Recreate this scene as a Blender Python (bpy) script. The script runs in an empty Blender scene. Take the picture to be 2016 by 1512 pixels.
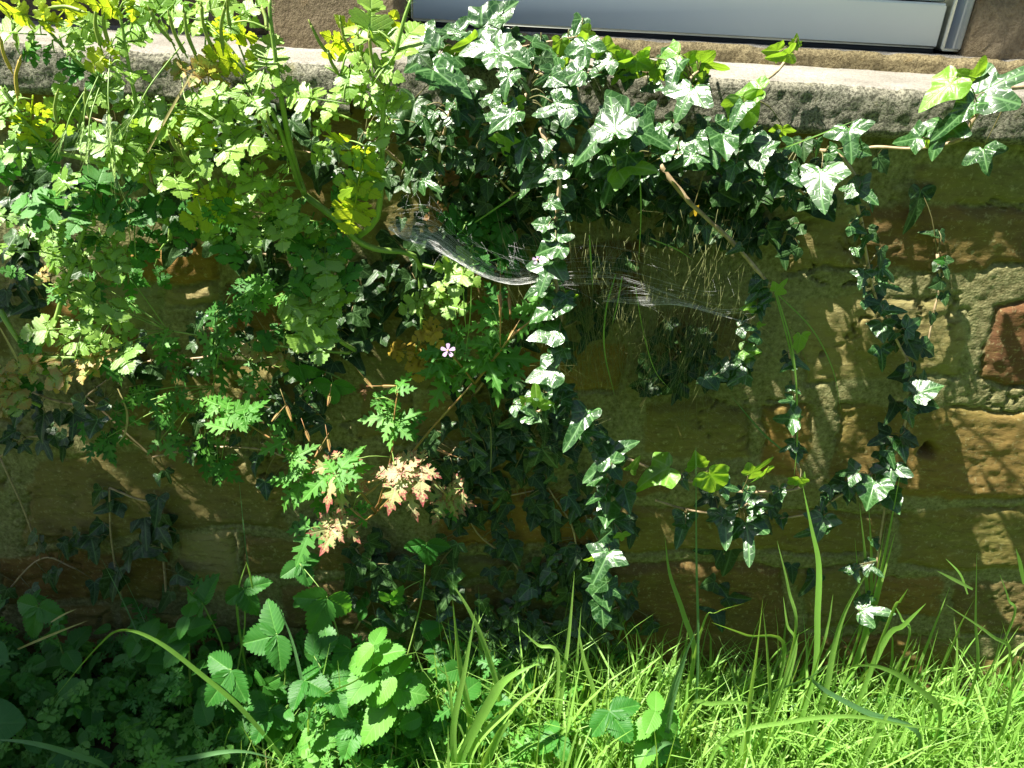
import bpy, math, random
import numpy as np
from mathutils import Vector, Matrix, noise as mnoise
rnd = random.Random(7)
nr = np.random.RandomState(5)
R = math.radians
scene = bpy.context.scene
# ------------------------------------------------------------------ camera, world, sun
D, H, PITCH, ROLL, FPX = 0.85, 0.989, R(28), R(3.1), 1523.0
F_ = Vector((0, math.cos(PITCH), -math.sin(PITCH)))
R0 = Vector((1, 0, 0)); U0 = R0.cross(F_)
RT = R0*math.cos(ROLL) + U0*math.sin(ROLL)
UP = U0*math.cos(ROLL) - R0*math.sin(ROLL)
CAM = Vector((0, -D, H))
cd = bpy.data.cameras.new('camera'); cam = bpy.data.objects.new('camera', cd)
scene.collection.objects.link(cam); scene.camera = cam
m = Matrix((RT, UP, -F_)).transposed().to_4x4(); m.translation = CAM
cam.matrix_world = m
cd.sensor_width = 36; cd.lens = 36*FPX/2016; cd.clip_start = 0.02; cd.clip_end = 500
SUN = Vector((-0.62, -0.15, 1.0)).normalized()
w = bpy.data.worlds.new('World'); scene.world = w; w.use_nodes = True
nt = w.node_tree; bg = nt.nodes['Background']
sky = nt.nodes.new('ShaderNodeTexSky'); sky.sky_type = 'NISHITA'; sky.sun_disc = False
sky.sun_elevation = math.asin(SUN.z); sky.sun_rotation = math.atan2(SUN.x, SUN.y)
nt.links.new(sky.outputs[0], bg.inputs[0]); bg.inputs[1].default_value = 0.05
sd = bpy.data.lights.new('sun', 'SUN'); sd.energy = 5.0; sd.angle = R(0.53); sd.color = (1, .95, .85)
so = bpy.data.objects.new('sun', sd); scene.collection.objects.link(so)
so.rotation_euler = SUN.to_track_quat('Z', 'Y').to_euler()
scene.view_settings.view_transform = 'Standard'; scene.view_settings.look = 'None'
scene.view_settings.exposure = 2.0; scene.view_settings.gamma = 1
scene.render.engine = 'CYCLES'
scene.cycles.max_bounces = 8; scene.cycles.transparent_max_bounces = 8; scene.cycles.sample_clamp_indirect = 6

def ray(px, py): return F_*FPX + RT*(px-1008) - UP*(py-756)
def P(px, py, y=0.0):                      # point of the place seen at a photo position, y metres from the wall face
    d = ray(px, py); return CAM + d*((y-CAM.y)/d.y)
def G(px, py, z=0.0):
    d = ray(px, py); return CAM + d*((z-CAM.z)/d.z)

# ------------------------------------------------------------------ helpers
COL = scene.collection
def tag(o, label=None, cat=None, group=None, kind=None):
    for k, v in (('label', label), ('category', cat), ('group', group), ('kind', kind)):
        if v: o[k] = v
    return o
def thing(name, loc, label, cat, group=None):
    o = bpy.data.objects.new(name, None); COL.objects.link(o); o.location = loc; o.empty_display_size = .02
    return tag(o, label, cat, group)
def put(name, me, parent=None, M=None):
    o = bpy.data.objects.new(name, me); COL.objects.link(o)
    if parent:
        o.parent = parent; o.matrix_parent_inverse = Matrix.Translation(-Vector(parent.location))
    if M is not None: o.matrix_basis = M
    return o
class MB:
    def __init__(s): s.v = []; s.f = []; s.uv = []; s.m = []
    def add(s, vs, fs, uvs=None, mi=0):
        b = len(s.v); s.v += [tuple(p) for p in vs]; s.f += [tuple(i+b for i in f) for f in fs]
        s.uv += uvs if uvs else [(9, 9)]*len(vs); s.m += [mi]*len(fs)
    def mesh(s, name, mats, smooth=True):
        me = bpy.data.meshes.new(name); me.from_pydata(s.v, [], s.f)
        for mt in (mats if isinstance(mats, (list, tuple)) else [mats]): me.materials.append(mt)
        uvl = me.uv_layers.new(name='UVMap')
        li = np.zeros(len(me.loops), dtype=np.int32); me.loops.foreach_get('vertex_index', li)
        uvl.data.foreach_set('uv', np.array(s.uv, dtype=np.float32)[li].ravel())
        me.polygons.foreach_set('material_index', np.array(s.m, dtype=np.int32))
        me.polygons.foreach_set('use_smooth', np.full(len(me.polygons), smooth))
        me.update(); return me
    def box(s, x0, x1, y0, y1, z0, z1, b=0.004, mi=0):
        # chamfered box
        pts = []; 
        for sx in (0, 1):
            for sy in (0, 1):
                for sz in (0, 1):
                    X = (x0, x1)[sx]; Y = (y0, y1)[sy]; Z = (z0, z1)[sz]
                    ix = b*(1-2*sx); iy = b*(1-2*sy); iz = b*(1-2*sz)
                    pts += [(X, Y+iy, Z+iz), (X+ix, Y, Z+iz), (X+ix, Y+iy, Z)]
        def I(sx, sy, sz, k): return (sx*4+sy*2+sz)*3+k
        fs = []
        for a in (0, 1):
            fs.append([I(a,0,0,0), I(a,1,0,0), I(a,1,1,0), I(a,0,1,0)][::(-1 if a == 0 else 1)])
            fs.append([I(0,a,0,1), I(1,a,0,1), I(1,a,1,1), I(0,a,1,1)][::(1 if a == 0 else -1)])
            fs.append([I(0,0,a,2), I(1,0,a,2), I(1,1,a,2), I(0,1,a,2)][::(-1 if a == 0 else 1)])
            for c in (0, 1):
                fs.append([I(0,a,c,1), I(1,a,c,1), I(1,a,c,2), I(0,a,c,2)])
                fs.append([I(a,0,c,0), I(a,1,c,0), I(a,1,c,2), I(a,0,c,2)])
                fs.append([I(a,c,0,0), I(a,c,1,0), I(a,c,1,1), I(a,c,0,1)])
        for sx in (0, 1):
            for sy in (0, 1):
                for sz in (0, 1): fs.append([I(sx,sy,sz,0), I(sx,sy,sz,1), I(sx,sy,sz,2)])
        s.add(pts, fs, mi=mi)
    def tube(s, pts, r0, r1=None, n=5, sub=4, wob=0.0, mi=0):
        r1 = r0 if r1 is None else r1
        pts = crom([Vector(p) for p in pts], sub)
        N = len(pts); vs = []; fs = []; prev = None
        for i, p in enumerate(pts):
            t = (pts[min(i+1, N-1)]-pts[max(i-1, 0)]).normalized() if N > 1 else Vector((0, 0, 1))
            a = prev if prev is not None else (Vector((0, -1, .1)) if abs(t.y) < .9 else Vector((1, 0, 0)))
            a = (a - t*a.dot(t)).normalized(); prev = a; b_ = t.cross(a)
            r = r0+(r1-r0)*i/(N-1)
            if wob: r *= 1+wob*mnoise.noise(p*90); p = p+Vector((mnoise.noise(p*60), mnoise.noise(p*60+Vector((5,5,5))), 0))*wob*r0*1.5
            for k in range(n):
                an = 2*math.pi*k/n; vs.append(p+a*math.cos(an)*r+b_*math.sin(an)*r)
        for i in range(N-1):
            for k in range(n): fs.append((i*n+k, i*n+(k+1) % n, (i+1)*n+(k+1) % n, (i+1)*n+k))
        fs.append(tuple(range(n))[::-1]); fs.append(tuple((N-1)*n+k for k in range(n)))
        s.add(vs, fs, [(0.5, i/N) for i in range(N) for k in range(n)], mi)
    def blade(s, pts, wid, sub=5, facing=None, tw=0.0, fold=.25, mi=0, base=.6):
        pts = crom([Vector(p) for p in pts], sub); N = len(pts); vs = []; fs = []; uv = []
        fc = Vector(facing) if facing else Vector((rnd.uniform(-.5, .5), -1, .3))
        for i, p in enumerate(pts):
            t = (pts[min(i+1, N-1)]-pts[max(i-1, 0)]).normalized(); q = i/(N-1)
            sd_ = t.cross(fc); sd_ = sd_.normalized() if sd_.length > 1e-4 else Vector((1, 0, 0))
            sd_ = Matrix.Rotation(tw*q, 3, t) @ sd_; nn = sd_.cross(t)
            wd = wid*.5*(base+(1-base)*min(1, q*3))*(1-max(0, (q-.45)/.55)**1.6)+.00012
            vs += [p-sd_*wd+nn*wd*fold, p, p+sd_*wd+nn*wd*fold]; uv += [(-.5, q*8), (0, q*8), (.5, q*8)]
        for i in range(N-1):
            for k in (0, 1): fs.append((i*3+k, i*3+k+1, i*3+4+k, i*3+3+k))
        s.add(vs, fs, uv, mi)
def crom(p, sub):
    if len(p) < 3 or sub < 2:
        if len(p) == 2 and sub > 1: return [p[0].lerp(p[1], i/sub) for i in range(sub+1)]
        return p
    q = [p[0]*2-p[1]]+p+[p[-1]*2-p[-2]]; out = []
    for i in range(1, len(q)-2):
        a, b, c, d = q[i-1:i+3]
        for k in range(sub):
            t = k/sub
            out.append(.5*((2*b)+(c-a)*t+(2*a-5*b+4*c-d)*t*t+(3*b-a-3*c+d)*t*t*t))
    out.append(p[-1]); return out

# numpy fractal noise on a 2-D point set
def vnoise(x, y, seed):
    rs = np.random.RandomState(seed); T = rs.rand(256, 256)
    xi = np.floor(x).astype(int); yi = np.floor(y).astype(int); fx = x-xi; fy = y-yi
    fx = fx*fx*(3-2*fx); fy = fy*fy*(3-2*fy)
    g = lambda a, b: T[a % 256, b % 256]
    return (g(xi, yi)*(1-fx)+g(xi+1, yi)*fx)*(1-fy)+(g(xi, yi+1)*(1-fx)+g(xi+1, yi+1)*fx)*fy
def fbm(x, y, f, seed, o=4):
    s = 0; a = 1; t = 0
    for k in range(o):
        s = s+a*(vnoise(x*f, y*f, seed+k)-.5); t += a; a *= .5; f *= 2.03
    return s/t*2

# ------------------------------------------------------------------ materials
class NT:
    def __init__(s, name):
        s.m = bpy.data.materials.new(name); s.m.use_nodes = True; s.t = s.m.node_tree
        s.n = s.t.nodes; s.l = s.t.links; s.p = s.n['Principled BSDF']; s.out = s.n['Material Output']
    def node(s, typ, ins=None, **kw):
        n = s.n.new(typ)
        for k, v in kw.items(): setattr(n, k, v)
        for k, v in (ins or {}).items():
            if isinstance(v, bpy.types.NodeSocket): s.l.new(v, n.inputs[k])
            else: n.inputs[k].default_value = v
        return n
    def math(s, op, a, b=0.0, c=None, clamp=False):
        ins = {0: a, 1: b}
        if c is not None: ins[2] = c
        return s.node('ShaderNodeMath', ins, operation=op, use_clamp=clamp).outputs[0]
    def mix(s, f, a, b):
        n = s.n.new('ShaderNodeMix'); n.data_type = 'RGBA'
        for k, v in ((0, f), (6, a), (7, b)):
            if isinstance(v, bpy.types.NodeSocket): s.l.new(v, n.inputs[k])
            else: n.inputs[k].default_value = (*v, 1) if isinstance(v, tuple) and len(v) == 3 else v
        return n.outputs[2]
    def ramp(s, f, *st):
        n = s.n.new('ShaderNodeValToRGB'); s.l.new(f, n.inputs[0]); e = n.color_ramp.elements
        while len(e) < len(st): e.new(.5)
        for q, (p, c) in zip(e, st): q.position = p; q.color = (*c, 1) if isinstance(c, tuple) else (c, c, c, 1)
        return n.outputs[0]
    def noise(s, vec, scale, detail=4, rough=.55):
        return s.node('ShaderNodeTexNoise', {'Vector': vec, 'Scale': scale, 'Detail': detail, 'Roughness': rough}).outputs[0]
    def bump(s, h, st, dist=.002, normal=None):
        n = s.node('ShaderNodeBump', {'Height': h, 'Strength': st, 'Distance': dist})
        if normal: s.l.new(normal, n.inputs['Normal'])
        return n.outputs[0]

def leaf_mat(name, c1, c2, vein, rough=.4, trans=.4, tcol=None, veins='pinnate', vstr=.5, edge=None, spec=.5, speck=.15, under=None, nb=.6):
    M = NT(name); p = M.p
    tc = M.node('ShaderNodeTexCoord'); oi = M.node('ShaderNodeObjectInfo')
    uv = tc.outputs['UV']; rn = oi.outputs['Random']; xyz = M.node('ShaderNodeSeparateXYZ', {0: uv})
    x, y = xyz.outputs[0], xyz.outputs[1]; ax = M.math('ABSOLUTE', x)
    base = M.mix(rn, c1, c2)
    off = M.node('ShaderNodeVectorMath', {0: tc.outputs['Object'], 1: (0, 0, 0)}, operation='ADD')
    cmb = M.node('ShaderNodeCombineXYZ', {0: rn, 1: rn, 2: rn}); M.l.new(cmb.outputs[0], off.inputs[1])
    nz = M.noise(off.outputs[0], 60, 5, .6)
    base = M.mix(M.math('MULTIPLY', M.ramp(nz, (.35, 0.), (.7, 1.)), speck*2), base, tuple(v*.55 for v in c1))
    if veins == 'palmate':
        ds = []
        for dx, dy in ((0, 1), (.80, .60), (.93, -.36)):
            dd = M.math('ABSOLUTE', M.math('SUBTRACT', M.math('MULTIPLY', ax, dy), M.math('MULTIPLY', y, dx)))
            al = M.math('ADD', M.math('MULTIPLY', ax, dx), M.math('MULTIPLY', y, dy))
            ds.append(M.math('ADD', dd, M.math('MULTIPLY', M.math('LESS_THAN', al, 0.0), 1.0)))
        dmin = M.math('MINIMUM', M.math('MINIMUM', ds[0], ds[1]), ds[2])
        v1 = M.ramp(dmin, (.006, 1.), (.03, 0.))
        vo = M.node('ShaderNodeTexVoronoi', {'Vector': uv, 'Scale': 8.0}, feature='DISTANCE_TO_EDGE')
        v2 = M.math('MULTIPLY', M.ramp(vo.outputs[0], (.0, 1.), (.09, 0.)), .5)
        vm = M.math('MAXIMUM', v1, v2)
    elif veins == 'pinnate':
        v1 = M.ramp(ax, (.01, 1.), (.03, 0.))
        fr = M.math('FRACT', M.math('MULTIPLY', M.math('SUBTRACT', y, M.math('MULTIPLY', ax, .75)), 8.0))
        tri = M.math('ABSOLUTE', M.math('SUBTRACT', fr, .5))
        v2 = M.math('MULTIPLY', M.ramp(tri, (.02, 1.), (.12, 0.)), .7)
        vm = M.math('MAXIMUM', v1, v2)
    else:
        fr = M.math('FRACT', M.math('MULTIPLY', x, 9.0)); vm = M.ramp(M.math('ABSOLUTE', M.math('SUBTRACT', fr, .5)), (.0, 1.), (.3, 0.))
    base = M.mix(M.math('MULTIPLY', vm, vstr), base, vein)
    if edge:
        en = M.noise(off.outputs[0], 35, 4); rad = M.math('ADD', M.math('LENGTH' if False else 'ABSOLUTE', M.math('SUBTRACT', y, .45)), ax)
        base = M.mix(M.ramp(M.math('ADD', rad, M.math('MULTIPLY', M.math('SUBTRACT', en, .5), 1.6)), (.20, 0.), (.46, 1.)), base, edge)
    M.l.new(base, p.inputs['Base Color']); p.inputs['Roughness'].default_value = rough
    p.inputs['Specular IOR Level'].default_value = spec
    hb = M.math('ADD', M.math('MULTIPLY', vm, -.7), M.math('MULTIPLY', nz, nb))
    bn = M.bump(hb, .35, .0008); M.l.new(bn, p.inputs['Normal'])
    tr = M.node('ShaderNodeBsdfTranslucent', {'Normal': bn})
    tcn = M.mix(.62, base, tcol or (c2[0]*1.6, c2[1]*1.5, c2[2]*.35))
    tcn = M.mix(M.math('MULTIPLY', vm, .5), tcn, tuple(v*.5 for v in (tcol or c2))); M.l.new(tcn, tr.inputs[0])
    mx = M.node('ShaderNodeMixShader', {0: trans, 1: p.outputs[0], 2: tr.outputs[0]})
    M.l.new(mx.outputs[0], M.out.inputs[0]); return M.m

MAT = {}
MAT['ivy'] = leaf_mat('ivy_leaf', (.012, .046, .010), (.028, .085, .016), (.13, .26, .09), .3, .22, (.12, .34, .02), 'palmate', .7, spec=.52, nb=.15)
MAT['ivy_dark'] = leaf_mat('ivy_leaf_shaded', (.012, .036, .007), (.020, .055, .010), (.09, .17, .06), .42, .12, (.05, .16, .02), 'palmate', .6, spec=.3, nb=.2)  # darker copy of the ivy colour for shaded leaves, shade in the colour
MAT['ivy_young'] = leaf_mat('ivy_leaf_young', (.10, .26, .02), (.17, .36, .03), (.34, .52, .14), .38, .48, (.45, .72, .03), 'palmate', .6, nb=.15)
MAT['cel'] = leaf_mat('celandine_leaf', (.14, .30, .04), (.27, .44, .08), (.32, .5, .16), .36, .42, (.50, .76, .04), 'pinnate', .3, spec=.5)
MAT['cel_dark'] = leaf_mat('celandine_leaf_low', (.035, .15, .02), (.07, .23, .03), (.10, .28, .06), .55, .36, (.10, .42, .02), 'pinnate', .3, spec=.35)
MAT['cel_yellow'] = leaf_mat('celandine_leaf_yellow', (.26, .42, .03), (.50, .54, .04), (.22, .42, .05), .5, .6, (.80, .95, .03), 'pinnate', .5, speck=.2)
MAT['cel_old'] = leaf_mat('celandine_leaf_withered', (.20, .32, .06), (.34, .40, .10), (.4, .45, .15), .5, .4, (.5, .6, .08), 'pinnate', .3, edge=(.34, .20, .05))
MAT['gold'] = leaf_mat('withered_gold_leaf', (.36, .24, .02), (.45, .33, .03), (.4, .3, .1), .6, .4, (.6, .42, .03), 'pinnate', .3)
MAT['rob'] = leaf_mat('cranesbill_leaf', (.06, .21, .025), (.12, .32, .04), (.2, .42, .1), .5, .4, (.3, .66, .04), 'pinnate', .35, spec=.35)
MAT['rob_red'] = leaf_mat('cranesbill_leaf_reddened', (.24, .36, .10), (.45, .44, .22), (.55, .5, .3), .45, .35, (.5, .6, .15), 'pinnate', .3, edge=(.30, .06, .07), spec=.35)
MAT['straw'] = leaf_mat('strawberry_leaf', (.025, .13, .017), (.06, .22, .03), (.12, .31, .06), .5, .4, (.22, .6, .03), 'pinnate', .45, spec=.35)
MAT['broad'] = leaf_mat('broad_leaf', (.04, .16, .02), (.06, .22, .03), (.12, .3, .06), .5, .35, (.2, .5, .03), 'pinnate', .35)
MAT['dock'] = leaf_mat('mottled_leaf', (.03, .13, .03), (.05, .18, .04), (.10, .24, .06), .75, .3, (.12, .4, .03), 'pinnate', .3)
MAT['grass'] = leaf_mat('grass_blade', (.14, .34, .04), (.27, .48, .09), (.34, .52, .16), .36, .42, (.52, .82, .08), 'line', .5, spec=.5)
MAT['grass_blue'] = leaf_mat('grass_blade_bluish', (.07, .2, .06), (.1, .25, .08), (.2, .34, .16), .4, .3, (.25, .5, .1), 'line', .5)
MAT['dead'] = leaf_mat('dry_leaf', (.16, .07, .02), (.24, .13, .04), (.2, .12, .05), .7, .2, (.3, .15, .03), 'pinnate', .3)

def plain(name, c1, c2, rough=.6, scale=40, trans=0, bump=.3):
    M = NT(name); tc = M.node('ShaderNodeTexCoord'); nz = M.noise(tc.outputs['Object'], scale, 5)
    base = M.mix(M.ramp(nz, (.3, 0.), (.7, 1.)), c1, c2); M.l.new(base, M.p.inputs[0]); M.p.inputs['Roughness'].default_value = rough
    M.l.new(M.bump(nz, bump, .001), M.p.inputs['Normal'])
    if trans:
        tr = M.node('ShaderNodeBsdfTranslucent', {0: base}); mx = M.node('ShaderNodeMixShader', {0: trans, 1: M.p.outputs[0], 2: tr.outputs[0]})
        M.l.new(mx.outputs[0], M.out.inputs[0])
    return M.m
MAT['woody'] = plain('woody_stem', (.22, .15, .08), (.42, .32, .19), .65, 120)
MAT['redstem'] = plain('red_green_stem', (.22, .20, .05), (.3, .12, .05), .5, 60)
MAT['petiole'] = plain('ivy_leaf_stalk', (.08, .10, .03), (.16, .12, .05), .5, 60)
MAT['gstem'] = plain('green_stem', (.16, .30, .05), (.28, .40, .10), .45, 60, .2)
MAT['dstem'] = plain('dark_green_stem', (.07, .15, .04), (.14, .2, .06), .5, 60, .2)
MAT['straw_dry'] = plain('dry_grass', (.30, .26, .10), (.42, .36, .16), .6, 60, .2)
MAT['thread'] = plain('fine_grass', (.12, .16, .05), (.24, .24, .09), .6, 60, .3)
MAT['web'] = plain('spider_silk', (.75, .75, .72), (.9, .9, .9), .35, 60, .3)
MAT['purple'] = plain('purple_petal', (.50, .32, .58), (.62, .45, .68), .5, 200, .3)
MAT['podm'] = plain('seed_pod', (.16, .26, .05), (.30, .34, .07), .5, 150, .2)
MAT['pody'] = plain('seed_pod_brown', (.35, .25, .05), (.45, .38, .08), .5, 150, .2)
MAT['bark'] = plain('tree_bark', (.06, .045, .03), (.12, .09, .06), .9, 25)
MAT['litter'] = plain('litter', (.03, .02, .01), (.11, .07, .03), .8, 50)

# rubble wall: the colour attribute carries each stone's own colour, shader adds grain
def wall_mat():
    M = NT('rubble_stone'); p = M.p; tc = M.node('ShaderNodeTexCoord'); ob = tc.outputs['Object']
    at = M.node('ShaderNodeAttribute', attribute_name='stone'); ms = M.node('ShaderNodeAttribute', attribute_name='mortar')
    n1 = M.noise(ob, 14, 7, .62); n2 = M.noise(ob, 170, 5, .7); n3 = M.noise(ob, 5, 4)
    c = M.mix(M.math('MULTIPLY', M.ramp(n1, (.35, 0.), (.68, 1.)), .35), at.outputs[0], (.20, .13, .026))
    c = M.mix(M.math('MULTIPLY', M.ramp(n3, (.50, 0.), (.64, 1.)), .45), c, (.13, .135, .034))
    mg = M.ramp(n2, (.36, (.10, .10, .04)), (.66, (.27, .26, .13)))
    mp = M.node('ShaderNodeMapping', {'Vector': ob, 'Scale': (1.0, 1.0, 3.2)}); n4 = M.noise(mp.outputs[0], 38, 8, .72)
    c = M.mix(M.math('MULTIPLY', M.ramp(n4, (.52, 0.), (.66, 1.)), .6), c, (.075, .052, .018))
    c = M.mix(M.math('MULTIPLY', M.ramp(n4, (.30, 1.), (.43, 0.)), .5), c, (.33, .28, .10))
    c = M.mix(M.math('MULTIPLY', M.ramp(n2, (.56, 0.), (.68, 1.)), .5), c, (.36, .33, .17))
    c = M.mix(M.math('MULTIPLY', ms.outputs[2], .8), c, mg)
    c = M.mix(M.math('MULTIPLY', M.ramp(n2, (.22, 1.), (.38, 0.)), .6), c, (.05, .038, .014))
    M.l.new(c, p.inputs[0]); p.inputs['Roughness'].default_value = .9; p.inputs['Specular IOR Level'].default_value = .2
    vo = M.node('ShaderNodeTexVoronoi', {'Vector': ob, 'Scale': 330.0})
    h = M.math('ADD', M.math('ADD', M.math('MULTIPLY', n2, .7), M.math('MULTIPLY', n4, 1.6)), M.math('MULTIPLY', M.math('MULTIPLY', vo.outputs[0], ms.outputs[2]), -.5))
    M.l.new(M.bump(h, .6, .002), p.inputs['Normal']); return M.m
MAT['wall'] = wall_mat()
def concrete(name, c1, c2, lich, sc=1.0, dark=(.03, .03, .015), amt=.6):
    M = NT(name); p = M.p; tc = M.node('ShaderNodeTexCoord'); ob = tc.outputs['Object']
    n1 = M.noise(ob, 9*sc, 6); n2 = M.noise(ob, 300*sc, 4, .75); n3 = M.noise(ob, 35*sc, 5, .7)
    c = M.mix(M.ramp(n1, (.35, 0.), (.65, 1.)), c1, c2)
    c = M.mix(M.math('MULTIPLY', M.ramp(n2, (.42, 1.), (.56, 0.)), amt), c, dark)
    c = M.mix(M.math('MULTIPLY', M.ramp(n3, (.60, 0.), (.72, 1.)), .45), c, lich)
    M.l.new(c, p.inputs[0]); p.inputs['Roughness'].default_value = .92; p.inputs['Specular IOR Level'].default_value = .2
    h = M.math('ADD', n2, M.math('MULTIPLY', n3, .8)); M.l.new(M.bump(h, .9, .003), p.inputs['Normal']); return M.m
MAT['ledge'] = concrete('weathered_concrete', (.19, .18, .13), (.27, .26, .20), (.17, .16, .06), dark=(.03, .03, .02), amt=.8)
MAT['ledgetop'] = concrete('pale_concrete', (.20, .185, .155), (.34, .32, .275), (.18, .16, .11), dark=(.10, .09, .07), amt=.5)
MAT['sill'] = concrete('ochre_concrete', (.22, .18, .09), (.30, .25, .14), (.26, .16, .03), dark=(.05, .035, .015), amt=.6)
MAT['jamb'] = concrete('stained_render', (.17, .135, .08), (.24, .20, .13), (.17, .10, .035), sc=.6, dark=(.04, .025, .015), amt=.35)
MAT['pvc'] = plain('white_door_plastic', (.76, .80, .70), (.80, .84, .74), .6, 8, bump=.03)
MAT['black'] = plain('black_rubber_and_gap', (.012, .012, .012), (.02, .02, .02), .6)
M = NT('soil_and_turf'); tc = M.node('ShaderNodeTexCoord'); n1 = M.noise(tc.outputs['Object'], 3, 6); n2 = M.noise(tc.outputs['Object'], 90, 5)
c = M.mix(M.ramp(n2, (.4, 0.), (.6, 1.)), (.03, .022, .012), (.07, .05, .025))
sx = M.node('ShaderNodeSeparateXYZ', {0: tc.outputs['Object']})
far = M.math('SUBTRACT', -0.5, sx.outputs[1], clamp=True)
c = M.mix(M.ramp(far, (0., 0.), (.2, 1.)), c, M.mix(n2, (.06, .14, .02), (.14, .24, .05)))
M.l.new(c, M.p.inputs[0]); M.p.inputs['Roughness'].default_value = .95; M.l.new(M.bump(n2, .8, .01), M.p.inputs['Normal'])
MAT['ground'] = M.m

# ------------------------------------------------------------------ the setting
def grid_mesh(name, xs, zs, Y, mat, attrs=None, flip=False, X=None, Z=None):
    nx, nz = len(xs), len(zs); gx, gz = np.meshgrid(xs, zs)
    if X is not None: gx = X; gz = Z
    co = np.stack([gx, Y, gz], -1).reshape(-1, 3)
    i = np.arange(nx*nz).reshape(nz, nx)
    q = np.stack([i[:-1, :-1], i[:-1, 1:], i[1:, 1:], i[1:, :-1]], -1).reshape(-1, 4)
    if flip: q = q[:, ::-1]
    me = bpy.data.meshes.new(name); me.vertices.add(len(co)); me.vertices.foreach_set('co', co.ravel().astype(np.float32))
    me.loops.add(q.size); me.loops.foreach_set('vertex_index', q.ravel().astype(np.int32))
    me.polygons.add(len(q)); me.polygons.foreach_set('loop_start', (np.arange(len(q))*4).astype(np.int32))
    me.polygons.foreach_set('use_smooth', np.ones(len(q), dtype=bool))
    me.update(calc_edges=True); me.validate(); me.materials.append(mat)
    for k, v in (attrs or {}).items():
        if v.ndim == 3:
            a = me.color_attributes.new(k, 'FLOAT_COLOR', 'POINT')
            a.data.foreach_set('color', np.concatenate([v.reshape(-1, 3), np.ones((nx*nz, 1))], 1).ravel().astype(np.float32))
        else:
            a = me.attributes.new(k, 'FLOAT', 'POINT'); a.data.foreach_set('value', v.ravel().astype(np.float32))
    return me

LY = -0.02                                     # front face of the ledge
ZT = P(1008, 136, LY).z; ZB = P(1008, 236, LY).z

# --- rubble wall
OCH = (0.165, 0.117, 0.039); OLV = (0.138, 0.128, 0.050); YEL = (0.203, 0.179, 0.074); RED = (0.119, 0.044, 0.022); BRN = (0.122, 0.082, 0.034); PAL = (0.224, 0.206, 0.102); ORG = (0.210, 0.117, 0.033)
STN = [
 ([(1560,440),(1680,425),(1690,525),(1550,530)], YEL), ([(1700,415),(1800,405),(2030,415),(2030,525),(1705,530)], BRN),
 ([(1790,335),(2040,325),(2040,395),(1880,405),(1800,390)], OLV),
 ([(1585,600),(1690,575),(1890,590),(1900,640),(1885,740),(1740,748),(1585,758)], YEL),
 ([(1965,610),(2050,590),(2050,750),(1975,755),(1938,735),(1952,660)], RED),
 ([(1650,800),(1780,800),(2050,806),(2050,985),(1830,980),(1640,965),(1645,880)], ORG),
 ([(1510,800),(1592,797),(1596,860),(1580,935),(1500,930),(1512,860)], ORG),
 ([(1290,610),(1380,600),(1460,625),(1462,740),(1350,760),(1290,750)], BRN),
 ([(1270,790),(1380,785),(1480,800),(1475,900),(1390,910),(1275,890)], OLV),
 ([(1200,990),(1450,1000),(1750,1010),(1740,1085),(1500,1090),(1190,1085)], OLV),
 ([(1780,1010),(1900,1000),(2050,1005),(2050,1110),(1900,1125),(1770,1110)], OLV),
 ([(1200,1115),(1360,1110),(1540,1120),(1545,1300),(1380,1330),(1190,1310)], BRN),
 ([(1575,1120),(1690,1110),(1700,1230),(1580,1240)], OLV), ([(1710,1135),(1850,1140),(1842,1215),(1710,1215)], ORG),
 ([(1870,1150),(2050,1140),(2050,1250),(1880,1250)], BRN), ([(1560,1250),(1880,1260),(1880,1360),(1570,1370)], BRN),
 ([(250,490),(430,488),(432,550),(330,556),(252,548)], ORG), ([(168,562),(320,560),(322,600),(280,645),(172,610)], PAL),
 ([(330,560),(425,552),(430,590),(330,600)], PAL), ([(80,600),(160,598),(165,640),(140,700),(78,690)], ORG),
 ([(180,640),(270,655),(300,715),(180,720)], BRN), ([(450,560),(600,560),(600,660),(440,650)], BRN),
 ([(300,725),(480,715),(650,735),(620,850),(400,850),(250,830),(235,770)], OCH),
 ([(200,850),(350,842),(480,868),(360,880),(200,872)], PAL), ([(490,880),(640,870),(640,925),(500,905)], OLV),
 ([(60,900),(300,885),(560,905),(575,1040),(420,1035),(200,1060),(50,1080)], OCH),
 ([(345,1050),(460,1045),(470,1160),(350,1165)], PAL), ([(480,1060),(600,1060),(600,1130),(480,1140)], OCH),
 ([(0,330),(120,310),(230,330),(220,400),(0,400)], OLV), ([(0,1100),(180,1090),(330,1090),(330,1180),(0,1190)], BRN),
 ([(700,520),(800,520),(800,640),(700,640)], BRN), ([(560,1160),(760,1140),(760,1240),(560,1240)], BRN),
 ([(860,980),(1080,970),(1180,1000),(1170,1080),(860,1070)], ORG), ([(930,900),(1010,890),(1010,950),(930,950)], OCH),
 ([(1100,500),(1270,480),(1270,590),(1100,600)], BRN),
]
def inpoly(x, y, pg):
    c = False; n = len(pg)
    for i in range(n):
        x1, y1 = pg[i]; x2, y2 = pg[(i+1) % n]
        if (y1 > y) != (y2 > y) and x < (x2-x1)*(y-y1)/(y2-y1)+x1: c = not c
    return c
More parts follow.
